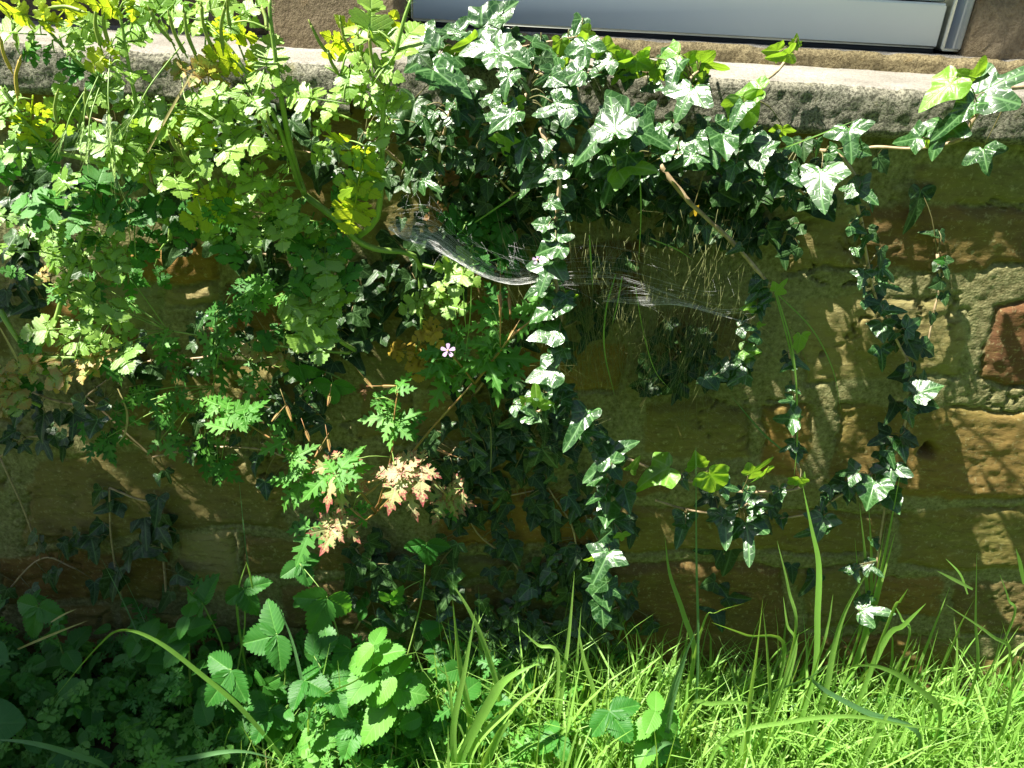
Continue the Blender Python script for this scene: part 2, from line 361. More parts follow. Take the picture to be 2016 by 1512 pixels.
def build_wall():
    xs = np.arange(-1.15, 1.2501, .0032); zs = np.arange(-.03, ZB+.02, .0032); gx, gz = np.meshgrid(xs, zs)
    wx = gx+.016*fbm(gx, gz, 16, 3)+.005*fbm(gx, gz, 70, 9); wz = gz+.014*fbm(gx, gz, 14, 33)+.004*fbm(gx, gz, 80, 39)
    polys = [([(P(a, b).x, P(a, b).z) for a, b in pg], col) for pg, col in STN]
    cents = list(polys); z = 0.0; fill = []
    while z < ZB:
        hgt = rnd.uniform(.05, .10); x = -1.15
        while x < 1.3:
            wd = rnd.uniform(.07, .2); j = lambda: rnd.uniform(-.006, .006)
            pg = [(x+.008+j(), z+.006+j()), (x+wd*.5, z+.006+j()), (x+wd-.008+j(), z+.006+j()), (x+wd-.008+j(), z+hgt-.006+j()), (x+wd*.5, z+hgt-.006+j()), (x+.008+j(), z+hgt-.006+j())]
            tst = [(a, b) for a, b in pg]+[(x+wd/2, z+hgt/2)]
            if not any(inpoly(a, b, q) for a, b in tst for q, _ in cents) and not any(inpoly(a, b, pg) for q, _ in cents for a, b in q):
                fill.append((pg, rnd.choice([OCH, OLV, BRN, OLV, BRN])))
            x += wd
        z += hgt
    polys += fill
    best = np.full(gx.shape, -1.0); col = np.zeros(gx.shape+(3,)); tilt = np.zeros(gx.shape)
    for pg, c in polys:
        x0 = min(a for a, b in pg)-.03; x1 = max(a for a, b in pg)+.03; z0 = min(b for a, b in pg)-.03; z1 = max(b for a, b in pg)+.03
        ix = np.where((xs > x0) & (xs < x1))[0]; iz = np.where((zs > z0) & (zs < z1))[0]
        if len(ix) < 2 or len(iz) < 2: continue
        sl = (slice(iz[0], iz[-1]+1), slice(ix[0], ix[-1]+1)); X = wx[sl]; Z = wz[sl]
        dm = np.full(X.shape, 9.0); ins = np.zeros(X.shape, bool); n = len(pg)
        for i in range(n):
            ax, az = pg[i]; bx, bz = pg[(i+1) % n]; ex, ez = bx-ax, bz-az
            t = np.clip(((X-ax)*ex+(Z-az)*ez)/(ex*ex+ez*ez+1e-9), 0, 1)
            dm = np.minimum(dm, np.hypot(X-ax-t*ex, Z-az-t*ez))
            cnd = ((az > Z) != (bz > Z)) & (X < (bx-ax)*(Z-az)/(bz-az+1e-12)+ax); ins ^= cnd
        s = np.where(ins, dm, -dm); up = s > best[sl]
        best[sl] = np.where(up, s, best[sl]); jit = np.array([rnd.uniform(.8, 1.2) for _ in range(3)]); jit[1] = (jit[0]+jit[2])/2
        cc = np.array(c)*jit; col[sl] = np.where(up[..., None], cc, col[sl])
        tv = rnd.uniform(-.12, .12)*(Z-(z0+z1)/2)+rnd.uniform(-.05, .05)*(X-(x0+x1)/2)+rnd.uniform(-.003, .005)
        tilt[sl] = np.where(up, tv, tilt[sl])
    s = best; e = np.clip(s/.014, 0, 1); e = e*e*(3-2*e)
    h = e*(.0022+tilt*.4)+.0045*fbm(gx, gz, 9, 50)+.0016*fbm(gx, gz*1.6, 45, 60, 4)*(.4+e)+.0010*fbm(gx, gz, 160, 70, 2)
    crk = np.exp(-(s/.0022)**2)*np.clip(fbm(gx, gz, 14, 80, 3)*3+.3, 0, 1); h -= crk*.006
    # fractures inside the stones
    fr = np.abs(fbm(gx, gz*1.8, 11, 90, 4)); fr2 = np.exp(-(fr/.013)**2)*np.clip(fbm(gx, gz, 6, 95, 2)*4, 0, 1)
    h -= fr2*.008
    hp = P(1830, 887); h -= .03*np.exp(-(((wx+.004*fbm(gx, gz, 120, 5)-hp.x)/.010)**2+((wz-hp.z)/.011)**2)**2)
    mor = 1-np.clip(s/.004+.5, 0, 1)
    me = grid_mesh('rubble_wall', xs, zs, -h, MAT['wall'], {'stone': col, 'mortar': mor})
    return me
wroot = thing('garden_wall', (0, 0, 0), 'low wall of ochre rubble stone and greenish mortar under the concrete ledge', 'wall')
put('stone_face', build_wall(), wroot)
mb = MB(); mb.box(-1.15, 1.25, .02, .5, -.3, ZB+.015, .01); put('wall_core', mb.mesh('wall_core', MAT['jamb']), wroot)

# --- ledge (two slabs), sill, jambs, door
def slab(x0, x1, y0, y1, z0, z1, mat_front, mat_top, name, rough=.0025, seed=1, drop=(0, 0)):
    st = .004; prof = []
    def seg(a, b):
        L = math.hypot(b[0]-a[0], b[1]-a[1]); n = max(1, int(L/st)); return [(a[0]+(b[0]-a[0])*i/n, a[1]+(b[1]-a[1])*i/n) for i in range(n)]
    c = .005
    pr = seg((y1, z0), (y0+c, z0))+seg((y0+c, z0), (y0, z0+c))+seg((y0, z0+c), (y0, z1-c))+seg((y0, z1-c), (y0+c, z1))+seg((y0+c, z1), (y1, z1))+[(y1, z1)]
    pr = np.array(pr); xs = np.arange(x0, x1+.001, st)
    X, I = np.meshgrid(xs, np.arange(len(pr))); Y = pr[I, 0]; Z = pr[I, 1]
    v = np.arange(len(pr))*st+0*X.T; v = v.T
    top = Z > z1-.001; n = rough*(fbm(X, v, 30, seed, 5)+.6*fbm(X, v, 140, seed+7, 2)); n2 = .004*fbm(X, v*0, 6, seed+20, 3)
    edge = np.exp(-((Z-z1)**2+(Y-y0)**2)/.00006)*np.clip(fbm(X, X*0, 40, seed+30, 4)*2, 0, 1)*.004
    yy = Y+np.where(top, 0, n)+n2*np.exp(-(Y-y0)/.02)+edge*.8; zz = Z+np.where(top, n*.35, n*.3)-edge+drop[0]+(X-x0)/(x1-x0)*(drop[1]-drop[0])
    me = grid_mesh(name, xs, np.arange(len(pr)), yy, mat_front, X=X, Z=zz)
    me.materials.append(mat_top)
    # top faces use the paler top colour
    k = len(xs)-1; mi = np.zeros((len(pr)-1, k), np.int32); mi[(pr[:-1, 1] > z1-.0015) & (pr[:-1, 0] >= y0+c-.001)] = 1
    me.polygons.foreach_set('material_index', mi.ravel()); return me
YS = G(1400, 124, ZT).y                      # foot of the door sill on the ledge top
YP = G(600, 88, ZT).y
xj = G(700, 95, ZT).x
lr = thing('window_ledge', (0, LY, ZB), 'long weathered grey concrete ledge capping the rubble wall, paler on top', 'ledge')
o = put('slab', slab(-1.15, G(712, 108, ZT).x-.001, LY, .5, ZB, ZT, MAT['ledge'], MAT['ledgetop'], 'slab_a', seed=3, drop=(.006, -.0045)), lr)
o = put('slab', slab(G(712, 108, ZT).x+.001, 1.25, LY, .5, ZB, ZT, MAT['ledge'], MAT['ledgetop'], 'slab_b', seed=11, drop=(.002, .001)), lr)
ZS = P(1400, 85, YS).z
jx0 = G(533, 84, ZT).x; jx1 = P(797, 40, YS).x+.0; rjx = P(1893, 10, YS+.05).x
sl = put('door_sill', slab(xj+.02, 1.25, YS, .6, ZT-.01, ZS, MAT['sill'], MAT['ledgetop'], 'sill', seed=21, rough=.002))
tag(sl, 'raised ochre concrete step directly beneath the white door', 'doorstep')
# house wall pieces
def roughbox(x0, x1, y0, y1, z0, z1, seed, name, amp=.005, st=.008, mat='jamb'):
    pr = []
    def seg(a, b):
        L = math.hypot(b[0]-a[0], b[1]-a[1]); n = max(1, int(L/st)); return [(a[0]+(b[0]-a[0])*i/n, a[1]+(b[1]-a[1])*i/n) for i in range(n)]
    pr = np.array(seg((x0, y1), (x0, y0))+seg((x0, y0), (x1, y0))+seg((x1, y0), (x1, y1))+[(x1, y1)])
    zs = np.concatenate([np.arange(z0, z0+.35, st), np.linspace(z0+.35, z1, 40)]); I, Z = np.meshgrid(np.arange(len(pr)), zs)
    X = pr[I, 0]; Y = pr[I, 1]; n = amp*fbm(X*1.0+Y, Z, 18, seed, 5); dist = amp*.5*fbm(X+Y, Z, 80, seed+9, 3)
    return grid_mesh(name, np.arange(len(pr)), zs, Y+n+dist, MAT[mat], X=X+(n*.3), Z=Z)
hr = thing('house_wall', (0, .1, ZT), 'house wall of stone and stained render on both sides of the white door', 'house wall')
put('door_jamb', roughbox(jx0, jx1, YP, YS+.35, ZT-.01, 3.0, 5, 'jamb', .003), hr)
YD = YS+.022
put('masonry', roughbox(rjx+.001, 1.6, YD-.012, YS+.4, ZS-.01, 3.0, 15, 'masonry_right', .009), hr)
put('masonry', roughbox(-1.6, jx0-.002, YP+.12, YS+.4, ZT-.01, 3.0, 25, 'masonry_left', .02), hr)
mb = MB(); mb.box(-1.6, 1.6, YP+.02, YS+.45, 3.0, 3.3, .01); put('lintel', mb.mesh('lintel', MAT['jamb']), hr)
mb = MB(); mb.box(-1.7, 1.7, YS+.46, YS+.6, -.2, 3.3, .01); put('inner_wall', mb.mesh('inner_wall', MAT['jamb']), hr)
EAVE_Z = 3.35; EY = YS+.004-.15*(EAVE_Z-ZS)
mb = MB(); mb.box(-2.4, 2.4, EY, YS+.6, EAVE_Z, EAVE_Z+.08, .01); put('shading_eave', mb.mesh('shading_eave', MAT['jamb']), hr)  # unseen eave added, its reach set from the sun to shade the door
# door
dr = thing('door', (0, YD, ZS), 'white plastic door with black seal above the ochre step', 'door')
zb = P(1316, 68, YD).z
mb = MB(); mb.box(jx1+.004, P(1862, 50, YD).x-.003, YD, YD+.05, zb, zb+.050, .003)
mb.box(jx1+.004, P(1862, 50, YD).x-.003, YD+.006, YD+.05, zb+.0515, 2.9, .003); put('door_panel', mb.mesh('door_panel', MAT['pvc']), dr)
mb = MB(); mb.box(P(1862, 50, YD).x+.001, rjx, YD-.004, YD+.06, ZS+.004, 2.9, .003); put('door_frame', mb.mesh('door_frame', MAT['pvc']), dr)
mb = MB(); mb.box(jx1+.006, P(1855, 50, YD).x, YD+.004, YD+.04, zb-.006, zb-.0005, .001); put('door_seal', mb.mesh('door_seal', MAT['black']), dr)
mb = MB(); mb.box(jx1, rjx, YD+.012, YD+.07, ZS-.002, zb-.007, .001); put('dark_gap_fill', mb.mesh('dark_gap_fill', MAT['black']), dr)  # black box paints the shade of the gap beneath the door
# ground
xs = np.concatenate([np.linspace(-60, -2, 8), np.linspace(-1.9, 1.9, 180), np.linspace(2, 60, 8)]); ys = np.concatenate([np.linspace(-60, -2, 8), np.linspace(-1.9, .1, 100)])
X, Y = np.meshgrid(xs, ys); near = (np.abs(X) < 1.95) & (Y > -1.95)
Z = np.where(near, .012*fbm(X, Y, 5, 44)+.005*fbm(X, Y, 30, 46), 0)
g = put('ground', grid_mesh('ground', xs, ys, Y, MAT['ground'], X=X, Z=Z)); tag(g, 'dark soil and turf at the foot of the wall', 'ground', kind='structure')

# ------------------------------------------------------------------ leaf shapes (unit sized, tip towards +Y, face towards +Z)
def bend(x, y, fold, droop, curl, sd_):
    z = fold*abs(x)-droop*y*abs(y)-curl*x*x+.035*mnoise.noise(Vector((x*2.2, y*2.2, sd_)))
    return z
def strip_leaf(mb, edge, T=None, fold=.15, droop=.15, curl=.0, sweep=.3, cols=3, pleat=0, sd_=0., mi=0):
    T = T or (lambda p: p); n = len(edge); vs = []; uv = []; fs = []
    ymax = max(v for _, v in edge)
    for side in (-1, 1):
        b = len(vs)
        for i, (wd, v) in enumerate(edge):
            vm = min(max(v-wd*sweep, 0), ymax) if 0 < i < n-1 else v
            for k in range(cols+1):
                s = k/cols; x = wd*s*side; y = vm+(v-vm)*s
                z = bend(x, y, fold, droop, curl, sd_)+(pleat*math.sin((y-abs(x)*.75)*8*2*math.pi) if pleat else 0)
                vs.append(T(Vector((x, y, z)))); uv.append((x, y))
        for i in range(n-1):
            for k in range(cols):
                q = (b+i*(cols+1)+k, b+i*(cols+1)+k+1, b+(i+1)*(cols+1)+k+1, b+(i+1)*(cols+1)+k)
                fs.append(q if side > 0 else q[::-1])
    mb.add(vs, fs, uv, mi)
def polar_leaf(mb, half, c=(0, .15), rings=4, fold=.12, droop=.2, curl=.15, sd_=0., T=None, mi=0):
    pts = [Vector((a, b, 0)) for a, b in half]+[Vector((-a, b, 0)) for a, b in half[-2:0:-1]]
    out = []; N = len(pts)
    for i in range(N):
        a, b = pts[i], pts[(i+1) % N]; p0 = pts[i-1]; p3 = pts[(i+2) % N]
        for k in range(3):
            t = k/3; cr = .5*((2*a)+(b-p0)*t+(2*p0-5*a+4*b-p3)*t*t+(3*a-p0-3*b+p3)*t*t*t); out.append(a.lerp(b, t).lerp(cr, .75))
    N = len(out); vs = [Vector((c[0], c[1], bend(c[0], c[1], fold, droop, curl, sd_)))]; uv = [c]; fs = []
    for r in range(1, rings+1):
        s = r/rings
        for p in out:
            x = c[0]+(p.x-c[0])*s; y = c[1]+(p.y-c[1])*s; x2 = x
            vs.append(Vector((x, y, bend(x, y, fold, droop, curl, sd_)+.02*s*s*math.sin(math.atan2(y-c[1], x)*7+sd_)))); uv.append((x, y))
    for i in range(N): fs.append((0, 1+i, 1+(i+1) % N))
    for r in range(rings-1):
        for i in range(N): a = 1+r*N+i; b = 1+r*N+(i+1) % N; fs.append((a, a+N, b+N, b))
    if T: vs = [T(v) for v in vs]
    mb.add(vs, fs, uv, mi)
def ivy_half(k):
    a, b, c, d = [(.50, .17, .26, .95), (.56, .10, .20, .90), (.44, .20, .27, .86), (.48, .05, .30, .80), (.36, .10, .22, 1.05), (.60, .24, .19, .82), (.40, .02, .30, .78), (.52, .28, .16, 1.0), (.46, .12, .34, .84), (.30, .14, .24, .9)][k]
    return [(0, .02), (.07, -.07), (.20, -.13), (.33, -.10), (.38, -.03), (a, b), (a*.80, b+.10), (c, .36), (c*.84, .48), (.13, d*.78), (0, d)]
def T2(ox, oy, ang, sc, rx=0, ry=0, oz=0):
    M_ = Matrix.Translation((ox, oy, oz)) @ Matrix.Rotation(ang, 4, 'Z') @ Matrix.Rotation(rx, 4, 'X') @ Matrix.Rotation(ry, 4, 'Y') @ Matrix.Scale(sc, 4)
    return lambda p: M_ @ p
def cren_edge(n, L, W, depth, k, sharp=.5, tipw=.5, ph=0.):
    e = []
    for i in range(n+1):
        t = i/n; env = math.sin(math.pi*t**tipw)**.75 if 0 < t < 1 else 0
        bumpv = abs(math.sin(math.pi*(k*t+ph)))**sharp
        wd = W*env*(1-depth*(1-bumpv)); e.append((max(wd, 0), t*L))
    return e
def serr_edge(L, W, teeth, depth, tipw=.6):
    e = [(0, 0)]
    for i in range(teeth):
        t0 = (i+.15)/teeth; t1 = (i+.95)/teeth; en = lambda t: math.sin(math.pi*min(t, .99)**tipw)**.7
        e += [(W*en(t0)*(1-depth), t0*L), (W*en((t0+t1)/2), (t0+t1)/2*L), (W*en(t1)*(1+depth*.3), (t1+.03)*L)]
    e.append((0, L)); return e
def cel_leaf(v):
    mb = MB(); r = random.Random(v)
    for (oy, an, sc, side) in ((.0, 0, .55, 0), (.42, 58, .42, 1), (.42, 58, .42, -1), (.10, 66, .36, 1), (.10, 66, .36, -1)):
        if v % 4 == 3 and oy == .12: continue
        a = R(-an*side+r.uniform(-10, 10)); oyy = oy if side else .48
        rx = r.uniform(-.35, .2); ry = r.uniform(-.3, .3)
        T = T2(side*.01, oyy, a, sc*r.uniform(.9, 1.15), rx, ry)
        if side == 0:
            strip_leaf(mb, [(0, 0), (.06, .08), (.20, .10), (.30, .13), (.34, .20), (.44, .21), (.50, .28), (.46, .34), (.53, .39), (.52, .48), (.43, .49), (.40, .56), (.30, .55), (.22, .49), (.10, .47), (.09, .54), (.17, .58), (.24, .64), (.33, .66), (.34, .74), (.27, .78), (.28, .86), (.19, .87), (.17, .94), (.09, .93), (.06, 1.0), (0, .97)], T, .12, .2, .1, .3, 3, sd_=v)
        else:
            strip_leaf(mb, [(0, 0), (.10, .04), (.22, .06), (.28, .12), (.37, .14), (.40, .22), (.34, .27), (.40, .33), (.38, .42), (.28, .43), (.22, .40), (.12, .42), (.13, .50), (.24, .53), (.31, .58), (.30, .67), (.23, .69), (.23, .78), (.15, .80), (.13, .89), (.07, .89), (.04, .97), (0, .95)], T, .12, .25, .1, .3, 3, sd_=v+side)
    mb.tube([(0, -.12, -.01), (0, .2, 0), (0, .52, 0)], .014, .008, 4, 2); return mb
def rob_leaflet(mb, T, sd_):
    strip_leaf(mb, [(0, 0), (.03, .08), (.05, .16), (.13, .20), (.24, .24), (.21, .28), (.29, .33), (.27, .40), (.17, .37), (.08, .36), (.07, .42), (.17, .50), (.24, .55), (.20, .59), (.23, .66), (.12, .62), (.06, .60), (.06, .66), (.13, .74), (.14, .82), (.07, .80), (.05, .88), (0, 1.0)], T, .1, .2, .1, .45, 2, sd_=sd_)
def rob_leaf(v):
    mb = MB(); r = random.Random(v)
    for an, sc in ((0, .85), (62, .68), (-62, .68), (120, .45), (-120, .45))[:5 if v % 3 else 3]:
        rob_leaflet(mb, T2(0, .05 if abs(an) < 1 else 0, R(an+r.uniform(-8, 8)), sc*r.uniform(.9, 1.1), r.uniform(-.4, .1), r.uniform(-.3, .3)), v+an)
    return mb
def straw_leaf(v):
    mb = MB(); r = random.Random(v); W = (.36, .40, .34, .38)[v % 4]
    for an in (0, 78, -78):
        e = serr_edge(1, W, 9, .16, .75 if an == 0 else .68)
        strip_leaf(mb, e, T2(0, 0, R(an+r.uniform(-9, 9)), .62 if an == 0 else .56, r.uniform(-.35, .05), r.uniform(-.2, .2)), .28, .2, 0, .5, 4, .012, sd_=v+an)
    return mb
def one(edge, **k): mb = MB(); strip_leaf(mb, edge, **k); return mb
SHAPE = {}
for k in range(10):
    mb = MB(); sh = (k*37 % 10-4.5)*.018
    polar_leaf(mb, ivy_half(k), fold=(.10, .22, .02, .3, .15)[k % 5], droop=(.12, .3, .05, .22)[k % 4], curl=(.1, .3, -.15, .2, .4)[(k*3) % 5], sd_=k*3.1, T=lambda p: Vector((p.x+sh*p.y*abs(p.y)*2, p.y, p.z+.06*p.x*sh*10))); SHAPE['ivy', k] = mb
for k in range(6): SHAPE['cel', k] = cel_leaf(k); SHAPE['rob', k] = rob_leaf(k)
for k in range(4): SHAPE['straw', k] = straw_leaf(k)
SHAPE['oval', 0] = one(serr_edge(1, .36, 8, .12, .7), fold=.15, droop=.2, sweep=.4, cols=3)
SHAPE['oval', 1] = one(serr_edge(.9, .42, 7, .14, .62), fold=.2, droop=.25, sweep=.4, cols=3)
SHAPE['round', 0] = one(cren_edge(28, 1, .43, .04, 9, .6, .8), fold=.05, droop=.1, sweep=.4, cols=4, pleat=.004)
SHAPE['jag', 0] = one(serr_edge(1, .24, 6, .55, 1.5), fold=.12, droop=.1, sweep=.4, cols=3)
SHAPE['long', 0] = one(cren_edge(16, 1, .16, .02, 3, .5, .8), fold=.2, droop=.2)
NV = {'ivy': 10, 'cel': 6, 'rob': 6, 'straw': 4, 'oval': 2, 'round': 1, 'jag': 1, 'long': 1}
MESH = {}
def leafmesh(sh, k, mat):
    q = (sh, k % NV[sh], mat)
    if q not in MESH: MESH[q] = SHAPE[q[:2]].mesh(sh+'_leaf', MAT[mat])
    return MESH[q]

HALF = Vector((-.28, -.62, .74)).normalized()      # a leaf facing this way mirrors the sun to the eye level in front of the wall
def leaf_matrix(base, tipdir, n, size):
    n = n.normalized(); t = tipdir-n*tipdir.dot(n)
    if t.length < 1e-3: t = Vector((0, 0, -1))-n*(-n.z)
    t.normalize(); x = t.cross(n)
    M_ = Matrix((x, t, n)).transposed().to_4x4()
    return Matrix.Translation(base) @ M_ @ Matrix.Diagonal((size*rnd.uniform(.86, 1.14), size, size*rnd.uniform(.6, 1.5), 1))
def sdir(ang):                                       # 0 right, 90 down, on the photograph's axes
    a = R(ang); return RT*math.cos(a)-UP*math.sin(a)
def pick_n(mode, at=Vector((0, 0, .5))):
    j = lambda s: rnd.uniform(-s, s)
    if mode == 'g': return (SUN+(CAM-at).normalized()).normalized()+Vector((j(.09), j(.09), j(.09)))*rnd.choice((.5, 1, 2.2))
    if mode == 'b': return Vector((.1+j(.4), -.8+j(.2), -.25+j(.25)))       # lit from behind
    if mode == 'u': return Vector((-.1+j(.4), -.3+j(.25), .9))
    if mode == 'w': return Vector((j(.35), -.95, .15+j(.3)))
    return Vector((j(.5), -.72+j(.25), .55+j(.35)))
class Plant:
    def __init__(s, name, label, cat, origin, stem_mat='woody', group=None):
        s.root = thing(name, origin, label, cat, group); s.st = MB(); s.lines = []; s.mat = stem_mat; s.nl = 0
    def stem(s, pts, r0, r1=None, wob=.25, n=6):
        """pts: (px, py, y)"""
        q = [P(a, b, c) for a, b, c in pts]
        if s.lines:
            d, a, b = min(((u-v).length, i, j) for i, u in enumerate(s.lines) for j, v in enumerate(q))
            if d > .008: s.st.tube([s.lines[a], s.lines[a].lerp(q[b], .5)+Vector((.004, 0, -.006)), q[b]], r0*.8, r0*.8, n, 4, wob)
        s.st.tube(q, r0, r1, n, 6, wob); s.lines += crom(q, 8); return s
    def leaf(s, px, py, L, ang, y, sh, mat, mode='n', k=None, at_center=True, petiole=True, name='leaf', label=None):
        c = P(px, py, y); dpt = (c-CAM).dot(F_); size = L*dpt/FPX; n = pick_n(mode, c).normalized(); td = sdir(ang)
        M_ = leaf_matrix(c, td, n, size)
        if at_center: M_ = Matrix.Translation(-(M_.to_3x3() @ Vector((0, .42, 0)))) @ M_
        b = M_.translation.copy()
        k = rnd.randrange(NV[sh]) if k is None else k
        o = put(name, leafmesh(sh, k, mat), s.root, M_)
        if label: o['label'] = label
        if petiole and s.lines:
            q = min(s.lines, key=lambda p: (p-b).length)
            if (q-b).length < .16:
                tipd = (M_.to_3x3() @ Vector((0, 1, 0))).normalized()
                s.st.tube([q, q.lerp(b, .5)+Vector((0, -.003, .006)), b-tipd*.0015+Vector((0, 0, -.0005))], .0007 if sh != 'cel' else .0011, .0005, 4, 3, mi=1)
        s.nl += 1; return o
    def done(s):
        if s.st.v: put('stem', s.st.mesh('stem', [MAT[s.mat], MAT[{'woody': 'petiole'}.get(s.mat, 'gstem')]]), s.root)

exec_later = []
# ------------------------------------------------------------------ ivy
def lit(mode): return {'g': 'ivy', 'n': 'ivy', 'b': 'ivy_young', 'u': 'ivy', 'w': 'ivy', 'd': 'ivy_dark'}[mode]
def ivy(label, stems, leaves, along=None, dy=0.):
    stems = [([(a, b, c+dy) for a, b, c in p], r0, r1) for p, r0, r1 in stems]; leaves = [l[:4]+(l[4]+dy,)+l[5:] for l in leaves]
    """stems: list of (pts, r0, r1); leaves: (px,py,L,ang,y,mode[,mat]); along: (n, size range, spread px, mode list)"""
    p0 = stems[0][0][0]; pl = Plant('ivy_vine', label, 'ivy', P(*p0), 'woody', 'ivy vines trailing over the ledge and down the wall')
    for pts, r0, r1 in stems: pl.stem(pts, r0, r1)
    for lf in leaves:
        px, py, L, ang, y, mode = lf[:6]; mat = lf[6] if len(lf) > 6 else lit(mode)
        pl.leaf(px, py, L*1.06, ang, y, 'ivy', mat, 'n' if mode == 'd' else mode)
    if along:
        n, (a, b), spread, modes = along
        allp = []
        for pts, _, _ in stems:
            q = crom([Vector(t) for t in pts], 10); allp += q[2:]
        for i in range(n):
            t = allp[int((i+rnd.random())/n*len(allp)) % len(allp)]; mode = rnd.choice(modes)
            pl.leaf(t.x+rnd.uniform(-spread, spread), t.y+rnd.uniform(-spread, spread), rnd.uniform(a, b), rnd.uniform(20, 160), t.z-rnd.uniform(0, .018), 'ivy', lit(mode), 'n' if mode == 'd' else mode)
    pl.done(); return pl
# right-hand end of the ledge
ivy('ivy sprig with white veined leaves hanging over the right end of the ledge',
    [([(2030,170,-.03),(1955,182,-.07),(1920,230,-.09),(1890,275,-.08),(1800,292,-.06),(1715,290,-.05),(1680,310,-.05)], .0022, .0013)],
    [(1845,185,95,150,-.10,'g','ivy_young'),(1905,150,60,200,-.08,'b'),(1985,150,130,-20,-.09,'g'),(1885,232,85,150,-.11,'g'),(1845,275,85,115,-.10,'g'),(1785,275,60,190,-.08,'g'),
     (1675,278,75,80,-.08,'g'),(1940,318,65,75,-.05,'g'),(1700,300,45,30,-.06,'n'),(1640,300,40,140,-.05,'n'),(1975,185,60,20,-.08,'g'),(1740,325,50,40,-.02,'d'),(1820,280,28,200,-.07,'b'),(1912,228,20,30,-.09,'b')])
ivy('ivy shoot climbing off the ledge to a pale budding tip beside the door',
    [([(1389,278,-.05),(1434,257,-.06),(1493,174,-.05),(1538,132,-.03),(1568,80,-.03)], .0026, .0012)],
    [(1470,178,70,195,-.08,'g','ivy_young'),(1462,235,95,75,-.09,'b'),(1540,112,50,160,-.05,'b'),(1518,100,45,190,-.05,'b'),(1568,80,24,-80,-.03,'b'),(1562,82,18,-130,-.03,'b'),(1572,88,18,-30,-.03,'b'),(1540,265,45,100,-.04,'b'),(1450,225,60,120,-.1,'g')])
ivy('ivy shoot with lime leaves crossing the ledge front left of the budding tip',
    [([(1320,270,-.05),(1330,235,-.07),(1350,185,-.06),(1362,150,-.05),(1400,128,-.02)], .0022, .001)],
    [(1345,205,85,120,-.09,'g'),(1322,155,75,110,-.07,'g'),(1372,118,75,-40,-.04,'b'),(1405,130,60,10,-.04,'b'),(1345,132,50,180,-.04,'b'),(1310,118,60,170,-.05,'g','ivy_young'),(1250,122,60,160,-.05,'b'),(1285,130,50,200,-.04,'b'),(1330,125,55,60,-.05,'g','ivy_young')])
# the long right-hand trailer
ivy('long dark ivy trailer hanging from the ledge down the bare stones at the right',
    [([(1600,295,-.04),(1650,305,-.045),(1690,360,-.05),(1686,400,-.05),(1697,440,-.045),(1700,470,-.04),(1712,540,-.03),(1730,600,-.03),(1760,660,-.03),(1790,720,-.03),(1795,770,-.03),(1780,840,-.03),(1760,900,-.03),(1748,950,-.03),(1740,1010,-.035),(1725,1120,-.04),(1720,1200,-.04)], .0022, .0012),
     ([(1765,890,-.03),(1700,945,-.03),(1640,985,-.03),(1600,1010,-.03),(1530,1022,-.02)], .002, .0012)],
    [(1612,370,95,95,-.085,'g'),(1706,380,60,40,-.07,'g'),(1668,370,45,200,-.06,'g'),(1688,460,24,95,-.05,'g'),(1715,395,35,60,-.04,'n'),(1690,500,34,80,-.045,'g'),(1716,465,36,60,-.03,'d'),
     (1735,510,46,80,-.02,'d'),(1748,535,46,30,-.02,'n'),(1698,550,40,100,-.045,'g'),(1750,560,46,20,-.03,'n'),(1720,600,46,95,-.03,'d'),(1762,610,46,10,-.05,'g'),(1772,640,40,40,-.02,'d'),(1735,655,55,90,-.045,'g'),
     (1765,680,50,70,-.02,'d'),(1800,640,50,-20,-.02,'n'),(1738,705,50,80,-.035,'n'),(1795,690,60,70,-.03,'d'),(1830,690,50,20,-.02,'d'),(1775,740,60,170,-.02,'d'),(1830,765,60,-10,-.055,'g'),(1818,740,34,-80,-.03,'n'),
     (1810,790,55,60,-.03,'d'),(1758,810,55,120,-.03,'d'),(1830,800,50,20,-.03,'d'),(1790,815,40,90,-.03,'d'),(1735,865,55,150,-.03,'d'),(1795,870,60,20,-.04,'d'),(1780,890,50,80,-.045,'n'),(1740,880,40,90,-.03,'n'),
     (1752,940,60,95,-.05,'g'),(1665,930,50,190,-.045,'g'),(1715,975,70,100,-.06,'g'),(1760,990,55,60,-.05,'g'),(1640,960,55,150,-.02,'d'),(1680,975,50,20,-.02,'d'),(1615,1040,60,100,-.055,'g'),(1590,1050,40,160,-.05,'g'),(1635,1035,34,-30,-.05,'g'),
     (1640,985,40,60,-.03,'n'),(1685,1130,34,60,-.05,'g'),(1720,1200,60,0,-.06,'g'),(1725,1225,44,95,-.06,'n'),(1665,1120,26,200,-.05,'g')], (34, (26, 44), 13, 'gnnng'), dy=-.01)
ivy('thin dark ivy sprig clinging to the stones right of the long trailer',
    [([(1845,500,-.015),(1850,560,-.015),(1840,610,-.015),(1832,650,-.015),(1825,690,-.015)], .0015, .001)],
    [(1862,525,38,60,-.02,'d'),(1848,512,22,180,-.02,'b','cel_dark'),(1842,560,36,150,-.02,'d'),(1860,590,30,80,-.02,'d'),(1835,630,30,90,-.02,'d'),(1805,410,80,90,-.012,'d'),(1830,460,30,190,-.012,'d'),(1855,468,30,60,-.012,'d')])
